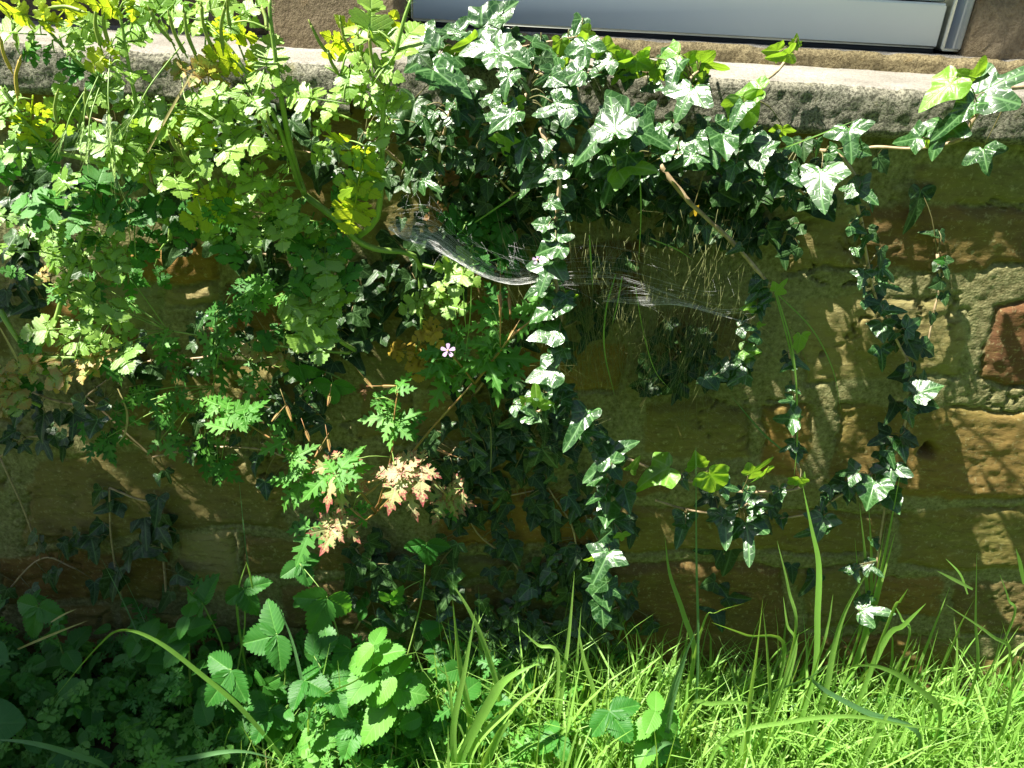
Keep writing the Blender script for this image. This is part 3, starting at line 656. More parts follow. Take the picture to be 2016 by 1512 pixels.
# thick woody stem and its hanging tail
ivy('thick woody ivy stem slanting down through the dry threads to a knot of thin grass',
    [([(1300,325,-.05),(1335,372,-.055),(1380,420,-.06),(1430,465,-.06),(1480,520,-.065),(1505,550,-.065),(1530,580,-.06)], .0030, .0018),
     ([(1502,545,-.06),(1495,590,-.06),(1475,640,-.055),(1468,690,-.05),(1440,728,-.045),(1400,750,-.03)], 0.0024, .0014)],
    [(1540,562,38,-60,-.08,'b'),(1510,590,34,95,-.07,'n'),(1488,580,40,130,-.07,'g'),(1500,600,30,30,-.07,'g'),(1470,605,34,190,-.065,'g','ivy_young'),(1495,615,28,60,-.065,'g'),(1480,690,44,10,-.065,'g','ivy_young'),(1458,700,40,160,-.06,'g'),(1448,720,50,130,-.06,'g'),
     (1430,735,50,190,-.055,'g'),(1465,735,36,80,-.055,'g'),(1410,740,50,170,-.04,'d'),(1390,755,50,110,-.03,'d'),(1440,760,30,60,-.05,'n'),(1395,712,40,200,-.04,'n'),(1350,680,50,90,-.01,'d'),(1360,715,55,150,-.01,'d'),(1335,760,60,100,-.01,'d'),
     (1447,493,30,160,-.075,'g'),(1392,460,34,80,-.06,'n'),(1500,640,20,0,-.06,'b'),(1375,700,34,30,-.02,'n')]+[(x+rnd.uniform(-14, 14), y+rnd.uniform(-8, 8), rnd.uniform(30, 46), rnd.uniform(0, 180), -.068+rnd.uniform(-.008, .008), rnd.choice('ggn')) for x, y in ((1500,560),(1498,590),(1488,610),(1480,640),(1474,660),(1470,690),(1460,712),(1445,728),(1425,742),(1402,752),(1470,720),(1440,745))])
ivy('ivy tendril dropping straight down and curling back left with lime yellow leaves',
    [([(1555,690,-.06),(1562,760,-.06),(1562,810,-.06),(1562,870,-.06),(1572,920,-.065),(1580,955,-.07),(1540,967,-.08),(1460,968,-.085),(1400,957,-.085),(1330,940,-.085),(1240,905,-.08),(1190,880,-.07)], .0018, .0019)],
    [(1572,680,55,80,-.075,'b','ivy_young'),(1550,720,34,170,-.065,'g'),(1545,825,55,190,-.08,'g'),(1560,840,45,80,-.07,'n'),(1552,880,34,150,-.075,'g'),(1580,885,40,10,-.06,'d'),(1285,935,85,160,-.11,'g','ivy_young'),(1310,935,50,0,-.11,'g'),
     (1370,905,60,-110,-.10,'b'),(1410,950,90,60,-.105,'b'),(1400,932,55,200,-.10,'b'),(1495,922,55,-60,-.095,'b'),(1500,935,45,95,-.095,'b'),(1440,960,40,10,-.1,'g'),(1565,950,45,100,-.085,'b'),(1580,945,30,-70,-.085,'b'),(1555,705,30,20,-.06,'d'),(1565,765,30,40,-.065,'g'),(1550,790,28,160,-.07,'n'),(1575,715,34,30,-.07,'g'),(1568,900,34,90,-.07,'n'),(1535,975,40,80,-.09,'g'),(1470,975,40,110,-.09,'n'),(1395,965,36,100,-.09,'n'),(1345,950,34,70,-.09,'g'),(1250,915,40,-60,-.09,'b')])
ivy('low ivy strand sagging just beneath the lime leaved tendril',
    [([(1290,985,-.05),(1340,1000,-.06),(1400,1010,-.06),(1450,1003,-.06),(1500,975,-.05)], .0016, .0012)],
    [(1345,1040,62,95,-.085,'g'),(1430,1035,70,75,-.09,'g'),(1410,1020,40,170,-.08,'g'),(1475,1060,85,75,-.095,'g'),(1500,995,50,10,-.08,'g'),(1530,990,60,-10,-.04,'d'),(1510,1030,60,40,-.03,'d'),(1450,985,45,160,-.04,'d'),(1385,985,50,150,-.02,'d'),
     (1440,1090,100,100,-.004,'d'),(1400,1080,70,170,-.004,'d'),(1335,1030,30,200,-.08,'g'),(1420,1160,55,60,-.01,'d'),(1390,1150,45,160,-.01,'d'),(1410,1210,60,90,-.01,'d'),(1450,1180,50,10,-.01,'d'),(1560,1130,40,90,-.01,'d'),(1595,1150,50,120,-.01,'d')])  # first two large dark leaves, flat on the stone, stand for leaf shadows
# central cascade
ivy('central ivy cascade of pale glaring leaves falling past the cobweb',
    [([(1065,250,-.08),(1100,350,-.10),(1095,430,-.10),(1085,500,-.10),(1095,560,-.10),(1105,620,-.10),(1098,700,-.095),(1105,760,-.09),(1135,830,-.09),(1180,880,-.09),(1200,940,-.085),(1195,1010,-.08),(1190,1060,-.075),(1190,1120,-.07)], .0026, .0012),
     ([(1105,768,-.09),(1085,795,-.095),(1050,812,-.095),(1035,790,-.095)], .0016, .001)],
    [(1103,450,60,-80,-.11,'g'),(1080,490,70,170,-.12,'g'),(1060,440,40,200,-.11,'n'),(1072,548,80,110,-.12,'g'),(1085,535,50,-20,-.11,'g'),(1052,570,50,170,-.1,'g'),(1115,603,50,0,-.12,'g'),(1060,620,60,160,-.11,'g'),(1068,660,72,170,-.12,'g'),(1098,650,40,60,-.11,'g'),
     (1100,705,46,110,-.12,'g'),(1065,738,75,165,-.12,'g'),(1075,755,55,80,-.12,'g'),(1055,782,60,-100,-.11,'b'),(1035,795,34,100,-.11,'b'),(1120,778,40,-30,-.11,'g'),(1110,802,50,140,-.1,'g'),(1140,840,85,110,-.13,'g'),(1165,850,45,10,-.12,'g'),
     (1192,885,70,-120,-.12,'g'),(1220,885,75,-10,-.12,'g'),(1185,918,75,130,-.12,'g'),(1170,945,50,170,-.11,'g'),(1215,935,40,60,-.11,'n'),(1190,985,60,90,-.11,'g'),(1170,980,45,180,-.11,'g'),(1235,985,60,70,-.10,'g'),(1195,1015,75,95,-.11,'g'),(1225,1030,45,30,-.09,'g'),
     (1190,1055,50,150,-.10,'n'),(1225,1060,34,80,-.1,'b'),(1185,1115,75,110,-.12,'g'),(1205,1105,50,0,-.11,'g'),(1175,1140,50,200,-.1,'n'),(1190,1180,60,80,-.10,'n'),(1215,1165,45,30,-.1,'n'),(1185,1215,60,90,-.10,'n'),(1165,1100,40,190,-.1,'b'),
     (1095,400,70,100,-.09,'g'),(1085,345,60,160,-.10,'g'),(1120,385,45,20,-.08,'n'),(1040,360,60,140,-.09,'g'),(1125,580,34,40,-.1,'b'),(1115,830,40,200,-.1,'n')], (46, (30, 52), 15, 'gggnn'), dy=-.025)
ivy('ivy sheltering under the ledge left of centre, small leaves in deep shade',
    [([(720,260,-.05),(800,330,-.03),(880,380,-.02),(960,420,-.015)], .002, .0012), ([(900,280,-.05),(960,330,-.04),(1010,380,-.03)], .0016, .001)], [], (60, (35, 62), 75, 'dddn'))
# the big mat on the ledge
ivy('dense mat of ivy lying along the ledge top in front of the door',
    [([(800,85,.0),(900,100,-.02),(1000,112,-.03),(1130,128,-.03),(1240,138,-.03),(1330,150,-.03),(1400,150,-.03)], .0025, .0015), ([(1100,150,-.03),(1200,142,-.03),(1350,152,-.03)], .002, .0012), ([(950,110,-.02),(1040,90,-.02),(1145,70,-.02)], .0015, .001)],
    [(875,62,85,190,-.03,'g'),(820,70,60,210,-.03,'g'),(985,25,105,-30,-.04,'g'),(960,40,60,170,-.04,'g'),(975,78,95,-20,-.05,'g'),(940,95,90,175,-.06,'g'),(825,118,95,170,-.07,'g'),(860,60,50,0,-.03,'g'),(1010,112,100,30,-.08,'g'),(985,110,70,180,-.07,'g'),
     (915,90,55,160,-.05,'b'),(1070,85,60,-30,-.04,'u'),(1100,100,50,100,-.05,'b'),(1130,90,55,160,-.04,'b'),(1150,110,70,95,-.08,'g'),(1175,100,55,60,-.05,'b'),(1210,105,60,30,-.05,'b'),(1235,118,55,10,-.05,'b'),(1120,150,70,180,-.09,'g'),(1145,68,26,-80,-.02,'b'),
     (1080,120,50,140,-.06,'n'),(890,130,60,100,-.06,'n'),(845,100,55,80,-.05,'n'),(1185,130,50,150,-.06,'g'),(1050,100,55,200,-.05,'u'),(1270,130,50,40,-.05,'b'),(905,55,40,-60,-.03,'g'),(1030,75,50,-50,-.03,'u')],
    (46, (32, 54), 28, 'gnnnub'))
ivy('ivy spilling over the ledge front below the mat, with large veined leaves',
    [([(880,130,-.06),(890,200,-.08),(870,280,-.07),(860,350,-.05)], .002, .0012), ([(1050,140,-.06),(1030,200,-.09),(1000,250,-.09),(990,300,-.08)], .0024, .0014), ([(1130,150,-.06),(1150,230,-.08),(1200,290,-.07),(1260,330,-.06)], .0024, .0014)],
    [(890,165,120,50,-.11,'n'),(865,160,60,170,-.1,'g'),(918,190,60,100,-.08,'g'),(970,205,50,60,-.09,'d'),(995,165,60,110,-.11,'g'),(1010,205,45,200,-.11,'b'),(985,240,85,150,-.12,'g'),(1000,255,60,60,-.12,'g'),(960,230,60,190,-.11,'g'),
     (1065,250,60,150,-.09,'d'),(1090,215,75,165,-.12,'g'),(1110,205,50,20,-.12,'g'),(1135,205,60,30,-.1,'g'),(1100,160,50,40,-.1,'g'),(1210,225,105,-95,-.13,'g'),(1195,245,95,165,-.12,'n'),(1250,220,50,-20,-.08,'n'),(1165,280,110,150,-.13,'g'),(1185,265,70,-60,-.12,'g'),
     (1290,270,80,20,-.12,'n'),(1320,285,60,-40,-.12,'g'),(1250,325,90,10,-.12,'g','ivy_young'),(1230,335,70,100,-.12,'n'),(1205,355,85,95,-.11,'n'),(1275,235,60,80,-.08,'n'),(1345,318,60,160,-.12,'g'),(1380,290,60,60,-.1,'g'),(1405,300,75,80,-.1,'n'),
     (1025,300,70,110,-.12,'g'),(1045,340,65,150,-.11,'g'),(1055,310,50,60,-.1,'n'),(1105,330,55,170,-.1,'g'),(995,290,50,100,-.11,'b'),(840,330,45,60,-.07,'g'),(880,250,60,120,-.07,'d'),(810,230,90,100,-.07,'d'),(760,260,60,100,-.08,'g'),(735,300,50,80,-.08,'g')],
    (72, (28, 54), 58, 'gnnddn'))
ivy('ivy curtain hanging below the ledge between the cascade and the thick woody stem',
    [([(1390,280,-.06),(1300,300,-.07),(1210,320,-.07),(1150,370,-.05)], .0024, .0014), ([(1400,285,-.06),(1470,300,-.07),(1530,330,-.06),(1600,400,-.03)], .0024, .0012)],
    [(1485,305,75,70,-.10,'n'),(1510,290,60,-20,-.10,'g'),(1495,325,55,80,-.11,'g'),(1440,345,55,110,-.11,'g'),(1425,290,80,90,-.11,'n'),(1530,355,75,110,-.08,'n'),(1560,350,50,50,-.09,'g'),(1460,400,110,60,-.015,'d'),(1400,380,80,160,-.015,'d'),(1620,410,85,60,-.008,'d'),(1590,400,70,150,-.01,'d'),  # last two leaves, nearly flat on the stone, stand for a cast leaf shadow
     (1365,300,60,20,-.1,'g'),(1460,275,40,160,-.1,'g'),(1580,300,60,100,-.05,'d'),(1630,330,55,60,-.04,'d'),(1370,418,26,40,-.05,'b','gold'),(1280,345,60,80,-.08,'n'),(1480,440,60,100,-.015,'d')],
    (84, (28, 54), 48, 'dddnng'))
# dark ivy on the wall face
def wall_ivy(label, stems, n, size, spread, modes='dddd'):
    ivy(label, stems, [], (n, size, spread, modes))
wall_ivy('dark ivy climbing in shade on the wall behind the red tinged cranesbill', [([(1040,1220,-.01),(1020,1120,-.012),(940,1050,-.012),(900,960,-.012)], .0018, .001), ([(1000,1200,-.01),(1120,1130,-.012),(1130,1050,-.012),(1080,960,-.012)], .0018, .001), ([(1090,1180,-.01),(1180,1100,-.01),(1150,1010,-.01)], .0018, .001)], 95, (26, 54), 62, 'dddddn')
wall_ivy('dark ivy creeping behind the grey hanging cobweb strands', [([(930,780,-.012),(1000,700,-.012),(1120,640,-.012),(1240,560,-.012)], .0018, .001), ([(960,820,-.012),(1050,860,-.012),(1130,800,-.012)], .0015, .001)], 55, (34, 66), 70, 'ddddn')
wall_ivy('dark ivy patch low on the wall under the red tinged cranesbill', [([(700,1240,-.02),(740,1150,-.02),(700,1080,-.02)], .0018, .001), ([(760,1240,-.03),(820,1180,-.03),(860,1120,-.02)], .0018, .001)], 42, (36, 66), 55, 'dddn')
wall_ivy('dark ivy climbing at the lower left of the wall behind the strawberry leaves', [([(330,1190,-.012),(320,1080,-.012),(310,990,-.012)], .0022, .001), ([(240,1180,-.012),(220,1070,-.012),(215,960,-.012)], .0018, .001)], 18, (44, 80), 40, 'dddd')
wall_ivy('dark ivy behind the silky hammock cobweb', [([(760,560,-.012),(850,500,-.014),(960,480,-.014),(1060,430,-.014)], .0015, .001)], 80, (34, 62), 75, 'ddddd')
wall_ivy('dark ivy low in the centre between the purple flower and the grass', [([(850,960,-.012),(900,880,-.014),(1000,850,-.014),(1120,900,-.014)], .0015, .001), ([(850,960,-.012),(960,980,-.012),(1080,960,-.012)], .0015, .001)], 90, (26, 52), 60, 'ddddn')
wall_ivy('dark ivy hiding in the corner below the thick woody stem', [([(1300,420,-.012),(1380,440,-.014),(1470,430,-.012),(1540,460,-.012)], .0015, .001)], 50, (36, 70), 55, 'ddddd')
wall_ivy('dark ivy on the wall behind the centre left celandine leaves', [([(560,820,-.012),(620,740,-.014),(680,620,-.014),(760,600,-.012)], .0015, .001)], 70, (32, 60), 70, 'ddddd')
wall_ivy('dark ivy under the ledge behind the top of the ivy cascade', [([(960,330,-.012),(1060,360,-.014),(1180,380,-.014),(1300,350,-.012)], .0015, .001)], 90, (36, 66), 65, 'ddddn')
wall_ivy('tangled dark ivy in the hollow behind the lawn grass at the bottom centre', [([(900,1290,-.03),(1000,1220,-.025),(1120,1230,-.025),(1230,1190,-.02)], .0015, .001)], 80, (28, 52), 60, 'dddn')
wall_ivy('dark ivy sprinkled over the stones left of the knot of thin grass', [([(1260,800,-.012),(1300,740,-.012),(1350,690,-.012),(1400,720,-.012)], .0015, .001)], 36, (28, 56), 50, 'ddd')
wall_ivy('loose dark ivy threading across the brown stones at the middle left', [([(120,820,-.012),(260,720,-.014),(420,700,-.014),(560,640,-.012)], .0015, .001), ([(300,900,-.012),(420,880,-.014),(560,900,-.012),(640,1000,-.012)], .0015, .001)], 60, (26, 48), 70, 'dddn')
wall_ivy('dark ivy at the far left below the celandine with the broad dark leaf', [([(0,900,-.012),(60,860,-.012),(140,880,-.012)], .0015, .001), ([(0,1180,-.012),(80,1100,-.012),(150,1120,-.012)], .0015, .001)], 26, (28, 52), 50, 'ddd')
ivy('small veined ivy hanging at the left of the wall below the long leaf stalk',
    [([(60,770,-.03),(110,790,-.04),(170,800,-.04),(205,790,-.05)], .0018, .001)],
    [(30,820,55,110,-.05,'d'),(80,840,60,100,-.05,'d'),(118,825,36,90,-.05,'d'),(145,835,50,80,-.05,'d'),(182,845,55,100,-.075,'g'),(200,800,34,160,-.06,'n'),(150,790,50,190,-.05,'n'),(60,790,45,170,-.04,'d'),(295,780,60,60,-.015,'d'),(290,735,55,20,-.015,'d'),(230,700,40,80,-.015,'d')])
ivy('shaded ivy at the far left behind the celandine stalks',
    [([(0,580,-.015),(60,560,-.015),(110,540,-.015)], .0018, .001), ([(40,350,-.02),(90,400,-.02),(60,450,-.02)], .0018, .001)], [], (44, (40, 70), 65, 'ddd'))
ivy('dark ivy filling the gap under the ledge behind the sunlit celandine',
    [([(120,220,-.02),(300,260,-.02),(500,280,-.02),(700,320,-.02)], .0018, .001), ([(300,420,-.015),(450,480,-.015),(600,520,-.015)], .0018, .001)], [], (80, (36, 64), 60, 'dddd'))

# ------------------------------------------------------------------ greater celandine
def cel(label, stems, leaves, pods=(), fill=None, sm='gstem'):
    p0 = stems[0][0][0]; pl = Plant('celandine_plant', label, 'celandine', P(*p0), sm, 'celandine plants growing out of the wall')
    for pts, r0, r1 in stems: pl.stem(pts, r0, r1, .12)
    # short hairs along the stalks
    for q in pl.lines[::1]:
        for _ in range(3):
            d = Vector((rnd.uniform(-1, 1), rnd.uniform(-1, 1), rnd.uniform(-1, 1))).normalized()
            pl.st.add([q, q+d*.005, q+d*.005+Vector((.00012, 0, .00012)), q+Vector((.0002, 0, .0002))], [(0, 1, 2, 3)])
    for px, py, L, ang, y, mode, mat in leaves:
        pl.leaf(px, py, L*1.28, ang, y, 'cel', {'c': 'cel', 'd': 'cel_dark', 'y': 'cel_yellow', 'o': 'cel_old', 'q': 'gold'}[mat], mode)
    if fill:
        for (x0, x1, y0, y1, n, (a, b), (ya, yb), modes, mats) in fill:
            for i in range(n):
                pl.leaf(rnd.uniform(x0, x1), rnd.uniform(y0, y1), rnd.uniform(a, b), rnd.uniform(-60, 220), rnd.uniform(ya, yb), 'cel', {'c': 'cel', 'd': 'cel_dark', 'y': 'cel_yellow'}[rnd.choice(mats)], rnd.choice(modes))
    for i, pd in enumerate(pods):
        (x0, y0), (x1, y1), yy, brown = pd; mb = MB(); a = P(x0, y0, yy); b = P(x1, y1, yy-.01)
        mid = a.lerp(b, .5)+(b-a).cross(Vector((0, 1, 0)))*.07
        L = (b-a).length; q = crom([a, mid, b], 7); n = len(q)
        for j in range(n-1):
            pass
        mb.tube([a, a.lerp(mid, .25)], .0006, .0009, 5, 2); mb.tube([a.lerp(mid, .25), mid, mid.lerp(b, .75)], .0017, .0014, 6, 6, .25); mb.tube([mid.lerp(b, .74), b], .0012, .0004, 5, 2)
        put('seed_pod', mb.mesh('seed_pod', MAT['pody' if brown else 'podm']), pl.root)
    pl.done(); return pl
cel('sunlit celandine at the top left corner with yellow backlit leaves above the ledge',
    [([(330,440,-.05),(300,370,-.08),(240,335,-.09),(110,300,-.10),(0,290,-.10)], .0032, .0022), ([(200,330,-.09),(160,240,-.11),(195,160,-.12),(150,120,-.12),(95,60,-.12)], .0026, .0013), ([(285,330,-.08),(270,220,-.12),(250,110,-.13),(235,20,-.13)], .0022, .0012), ([(110,300,-.10),(50,240,-.12),(0,170,-.12)], .002, .0012)],
    [(55,30,95,195,-.13,'b','y'),(125,22,75,-50,-.13,'b','y'),(35,66,90,185,-.12,'n','c'),(160,52,75,-35,-.13,'n','c'),(152,85,55,-60,-.13,'g','c'),(205,112,60,140,-.13,'b','y'),(252,82,55,-40,-.13,'u','c'),(70,102,60,180,-.12,'n','d'),(165,142,65,190,-.12,'n','d'),
     (232,15,70,185,-.14,'b','y'),(280,30,110,-100,-.10,'n','c'),(310,20,80,-60,-.1,'n','c'),(260,60,70,100,-.1,'n','c'),(60,235,75,100,-.12,'b','y'),(10,235,80,200,-.12,'g','c'),(50,295,80,170,-.12,'g','c'),(88,290,70,60,-.11,'n','d'),(12,325,60,100,-.1,'n','d'),(20,205,60,220,-.12,'g','c'),
     (195,285,80,-120,-.12,'g','c'),(120,230,80,-70,-.11,'b','c'),(130,190,60,-90,-.12,'b','c'),(255,140,60,0,-.13,'u','c'),(215,160,60,40,-.12,'u','c'),(250,200,60,100,-.11,'u','c'),(180,200,60,160,-.1,'n','d')],
    [((95,15),(170,25),-.14,False),((25,145),(0,70),-.13,True),((35,200),(42,108),-.13,True),((113,250),(115,175),-.13,False),((180,240),(168,172),-.13,False),((200,100),(188,10),-.13,False),((215,90),(205,20),-.13,False)],
    [(0, 300, 190, 340, 6, (50, 80), (-.13, -.08), 'gnub', 'ccdcy')])
cel('celandine with large rounded leaves lit almost white, left of the ivy mat',
    [([(600,385,-.05),(575,300,-.09),(555,200,-.12),(535,60,-.13),(532,0,-.13)], .0032, .0014), ([(590,370,-.07),(545,240,-.11),(500,165,-.12)], .0026, .0015), ([(500,165,-.12),(600,200,-.13),(705,240,-.13)], .0018, .001), ([(400,230,-.09),(360,300,-.1),(290,295,-.09)], .0024, .0015)],
    [(410,150,85,-80,-.11,'b','o'),(365,140,60,200,-.11,'n','o'),(468,125,85,205,-.12,'b','y'),(522,130,90,-80,-.13,'g','c'),(560,160,70,60,-.12,'n','c'),(440,185,90,170,-.13,'g','c'),(495,190,80,60,-.13,'g','c'),(345,225,105,185,-.13,'g','c'),(375,262,85,70,-.12,'b','y'),
     (430,228,80,10,-.13,'g','c'),(440,292,125,10,-.14,'g','c'),(470,265,80,-60,-.12,'u','c'),(235,282,95,180,-.13,'g','c'),(270,270,80,-60,-.12,'b','c'),(345,350,90,80,-.13,'u','c'),(290,322,80,190,-.12,'g','c'),(250,315,60,180,-.13,'g','c'),(497,350,75,80,-.12,'g','c'),
     (450,372,80,120,-.10,'b','c'),(425,412,90,160,-.11,'b','y'),(525,290,60,20,-.1,'b','c'),(400,200,80,-20,-.12,'g','c'),(310,250,80,150,-.11,'b','y'),(560,400,60,60,-.11,'g','c'),(480,420,70,100,-.09,'n','c'),(540,345,60,120,-.1,'u','c'),
     (410,20,110,-90,-.1,'n','c'),(372,35,70,195,-.11,'g','c'),(475,30,80,-30,-.12,'g','c'),(455,62,70,15,-.12,'b','y'),(440,50,60,90,-.1,'u','c'),(340,10,60,-60,-.1,'n','c')],
    [((370,115),(330,20),-.14,False),((390,120),(360,10),-.14,False),((345,90),(290,10),-.14,False),((440,110),(445,0),-.13,False),((420,100),(395,0),-.13,False),((455,60),(450,-20),-.13,False),((660,120),(607,38),-.13,False),((668,150),(645,95),-.13,False),((700,120),(668,30),-.13,False),((715,150),(705,60),-.13,False),((365,315),(330,255),-.14,False),((375,320),(345,275),-.14,False),((540,265),(525,215),-.14,False),((545,280),(510,225),-.14,False),((515,10),(525,60),-.13,False),((380,330),(355,285),-.14,False)],
    [(300, 560, 200, 420, 7, (50, 85), (-.13, -.07), 'gnubg', 'cccyd'), (430, 560, 350, 470, 4, (45, 70), (-.10, -.06), 'gnb', 'ccd')])
cel('celandine shoot standing before the ledge between the render jamb and the ivy',
    [([(700,470,-.05),(735,440,-.08),(748,400,-.10),(752,300,-.12),(757,200,-.13),(790,60,-.14),(808,0,-.14)], .0036, .0012), ([(600,385,-.05),(660,430,-.07),(700,470,-.06),(740,490,-.05),(800,498,-.04),(825,520,-.03),(828,600,-.02)], .0038, .0026), ([(757,190,-.13),(700,165,-.13),(640,130,-.13)], .0014, .001)],
    [(625,195,95,195,-.14,'g','c'),(690,135,85,95,-.13,'g','c'),(729,80,120,-95,-.14,'n','c'),(775,110,105,-55,-.14,'n','c'),(675,80,80,120,-.12,'b','y'),(765,62,60,-70,-.12,'b','y'),(640,235,50,130,-.13,'g','c'),(750,185,60,170,-.14,'g','c'),(775,195,60,40,-.13,'n','c'),(720,180,60,170,-.14,'g','c'),
     (690,300,110,80,-.13,'b','y'),(705,350,110,95,-.13,'b','c'),(700,400,90,100,-.13,'b','y'),(745,240,80,80,-.12,'g','c'),(640,290,60,150,-.1,'g','c'),(735,330,60,80,-.11,'n','c'),(665,370,60,90,-.1,'n','d')],
    [((760,180),(710,110),-.14,False),((755,170),(725,60),-.14,False)])
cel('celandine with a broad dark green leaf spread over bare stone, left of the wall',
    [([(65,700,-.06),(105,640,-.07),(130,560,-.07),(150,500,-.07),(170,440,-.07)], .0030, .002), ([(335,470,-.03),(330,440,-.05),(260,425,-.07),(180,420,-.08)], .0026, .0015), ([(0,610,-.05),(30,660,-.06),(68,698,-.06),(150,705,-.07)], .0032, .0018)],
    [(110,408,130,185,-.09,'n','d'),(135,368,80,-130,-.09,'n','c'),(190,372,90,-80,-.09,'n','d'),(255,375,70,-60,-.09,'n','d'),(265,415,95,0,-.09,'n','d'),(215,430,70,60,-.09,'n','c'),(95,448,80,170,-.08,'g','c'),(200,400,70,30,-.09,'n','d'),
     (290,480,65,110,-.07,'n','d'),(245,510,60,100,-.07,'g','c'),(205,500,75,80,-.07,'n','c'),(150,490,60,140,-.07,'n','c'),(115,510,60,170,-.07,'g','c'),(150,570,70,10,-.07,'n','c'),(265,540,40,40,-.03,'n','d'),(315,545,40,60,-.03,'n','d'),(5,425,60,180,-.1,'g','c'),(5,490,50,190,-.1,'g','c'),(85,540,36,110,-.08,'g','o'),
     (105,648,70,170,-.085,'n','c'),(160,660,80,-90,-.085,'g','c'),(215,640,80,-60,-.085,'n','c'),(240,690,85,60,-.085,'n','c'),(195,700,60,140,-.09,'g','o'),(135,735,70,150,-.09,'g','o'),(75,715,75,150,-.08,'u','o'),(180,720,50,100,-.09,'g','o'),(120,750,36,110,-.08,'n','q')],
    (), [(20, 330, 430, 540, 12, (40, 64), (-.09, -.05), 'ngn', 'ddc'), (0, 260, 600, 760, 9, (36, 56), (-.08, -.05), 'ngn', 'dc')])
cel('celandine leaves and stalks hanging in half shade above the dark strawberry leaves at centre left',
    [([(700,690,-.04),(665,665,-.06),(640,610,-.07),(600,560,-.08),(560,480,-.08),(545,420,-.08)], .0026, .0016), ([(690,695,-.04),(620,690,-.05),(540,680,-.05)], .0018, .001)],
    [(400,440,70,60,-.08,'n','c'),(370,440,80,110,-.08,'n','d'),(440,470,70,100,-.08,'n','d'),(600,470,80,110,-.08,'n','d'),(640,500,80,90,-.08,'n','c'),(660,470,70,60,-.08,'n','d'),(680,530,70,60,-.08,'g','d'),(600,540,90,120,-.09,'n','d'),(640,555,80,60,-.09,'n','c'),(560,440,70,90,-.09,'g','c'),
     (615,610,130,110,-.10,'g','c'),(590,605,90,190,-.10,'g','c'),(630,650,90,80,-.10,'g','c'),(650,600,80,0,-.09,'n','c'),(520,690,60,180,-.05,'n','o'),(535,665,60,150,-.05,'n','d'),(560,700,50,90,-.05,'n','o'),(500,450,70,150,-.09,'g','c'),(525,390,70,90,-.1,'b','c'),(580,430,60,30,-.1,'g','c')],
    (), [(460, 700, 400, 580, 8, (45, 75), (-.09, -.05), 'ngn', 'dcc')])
cel('small celandine in deep shade above the silky cobweb',
    [([(880,420,-.02),(930,440,-.03),(960,450,-.03)], .0015, .001), ([(825,520,-.03),(870,530,-.04),(920,530,-.05)], .0024, .0012)],
    [(910,435,75,190,-.04,'n','d'),(950,430,80,-30,-.04,'n','d'),(925,455,60,100,-.04,'n','d'),(975,455,60,20,-.04,'n','d'),(915,530,85,100,-.07,'n','c'),(895,515,60,170,-.06,'n','c'),(980,510,90,-20,-.06,'n','d'),(965,480,60,0,-.04,'n','d')])
cel('small celandine with gold withered leaves low in the centre shade',
    [([(828,560,-.02),(830,620,-.03),(825,680,-.03),(810,720,-.03)], .0022, .001)],
    [(825,590,60,150,-.05,'g','c'),(850,650,50,60,-.06,'n','q'),(835,655,40,160,-.05,'n','q'),(790,690,50,180,-.04,'n','q'),(825,710,60,90,-.04,'n','q'),(840,690,40,0,-.04,'n','q'),(875,600,60,20,-.05,'g','c'),(855,575,50,-30,-.05,'n','c')])
cel('yellowing celandine leaves at the far left edge halfway down the wall',
    [([(60,640,-.05),(50,720,-.06),(0,800,-.06)], .002, .0014), ([(20,770,-.05),(80,800,-.05)], .0024, .002)],
    [(5,740,60,170,-.07,'n','o'),(20,765,70,40,-.07,'n','o'),(30,795,50,60,-.07,'n','c'),(5,800,60,100,-.07,'u','o'),(45,755,50,0,-.06,'n','d')])

# ------------------------------------------------------------------ herb robert, small cranesbills
def rob(label, stems, leaves, buds=(), flowers=(), sm='redstem'):
    p0 = stems[0][0][0]; pl = Plant('cranesbill_plant', label, 'cranesbill', P(*p0), sm, 'cranesbill plants rooted in the wall joints')
    for pts, r0, r1 in stems: pl.stem(pts, r0, r1, .1)
    for px, py, L, ang, y, mode, mat in leaves: pl.leaf(px, py, L*(1.2 if mat == 'r' else 1.05), ang, y, 'rob', {'c': 'rob', 'r': 'rob_red', 'd': 'cel_dark'}[mat], mode, at_center=True)
    for px, py, L, ang, y in buds:
        a = P(px, py, y); d = sdir(ang); s = L/1300; mb = MB()
        s *= .75; mb.tube([a, a+d*.35*s, a+d*.5*s], .0006+s*.02, .0008, 6, 4); mb.tube([a+d*.5*s, a+d*1.1*s], .0008, .0002, 5, 2)
        for k in range(5):
            an = k*1.256; v = (RT*math.cos(an)+UP*math.sin(an)); mb.blade([a, a+d*.25*s+v*.0012, a+d*.5*s+v*.0016], .0009)
        put('seed_head', mb.mesh('seed_head', MAT['redstem']), pl.root)
    for px, py, L, y in flowers:
        c = P(px, py, y); s = L/1523*.8; mb = MB(); mb2 = MB()
        for k in range(5):
            an = k*1.2566+.3; v = (RT*math.cos(an)+UP*math.sin(an)*.95+F_*-.12); side = F_.cross(v).normalized()
            pts = [(0, 0), (.10, .2), (.22, .55), (.26, .8), (.14, .98), (.0, .93)]
            vs = []; 
            for wd, t in pts: vs += [c+v*t*s*.5-side*wd*s*.5, c+v*t*s*.5+side*wd*s*.5]
            mb.add(vs, [(2*i, 2*i+1, 2*i+3, 2*i+2) for i in range(5)])
        mb2.tube([c-F_*.001, c-F_*.003], .0012, .0008, 6, 2)
        fl = put('flower', mb.mesh('flower', MAT['purple']), pl.root); o = put('flower_centre', mb2.mesh('flower_centre', MAT['pody']), fl)
        o.matrix_parent_inverse = Matrix.Identity(4)
    pl.done(); return pl
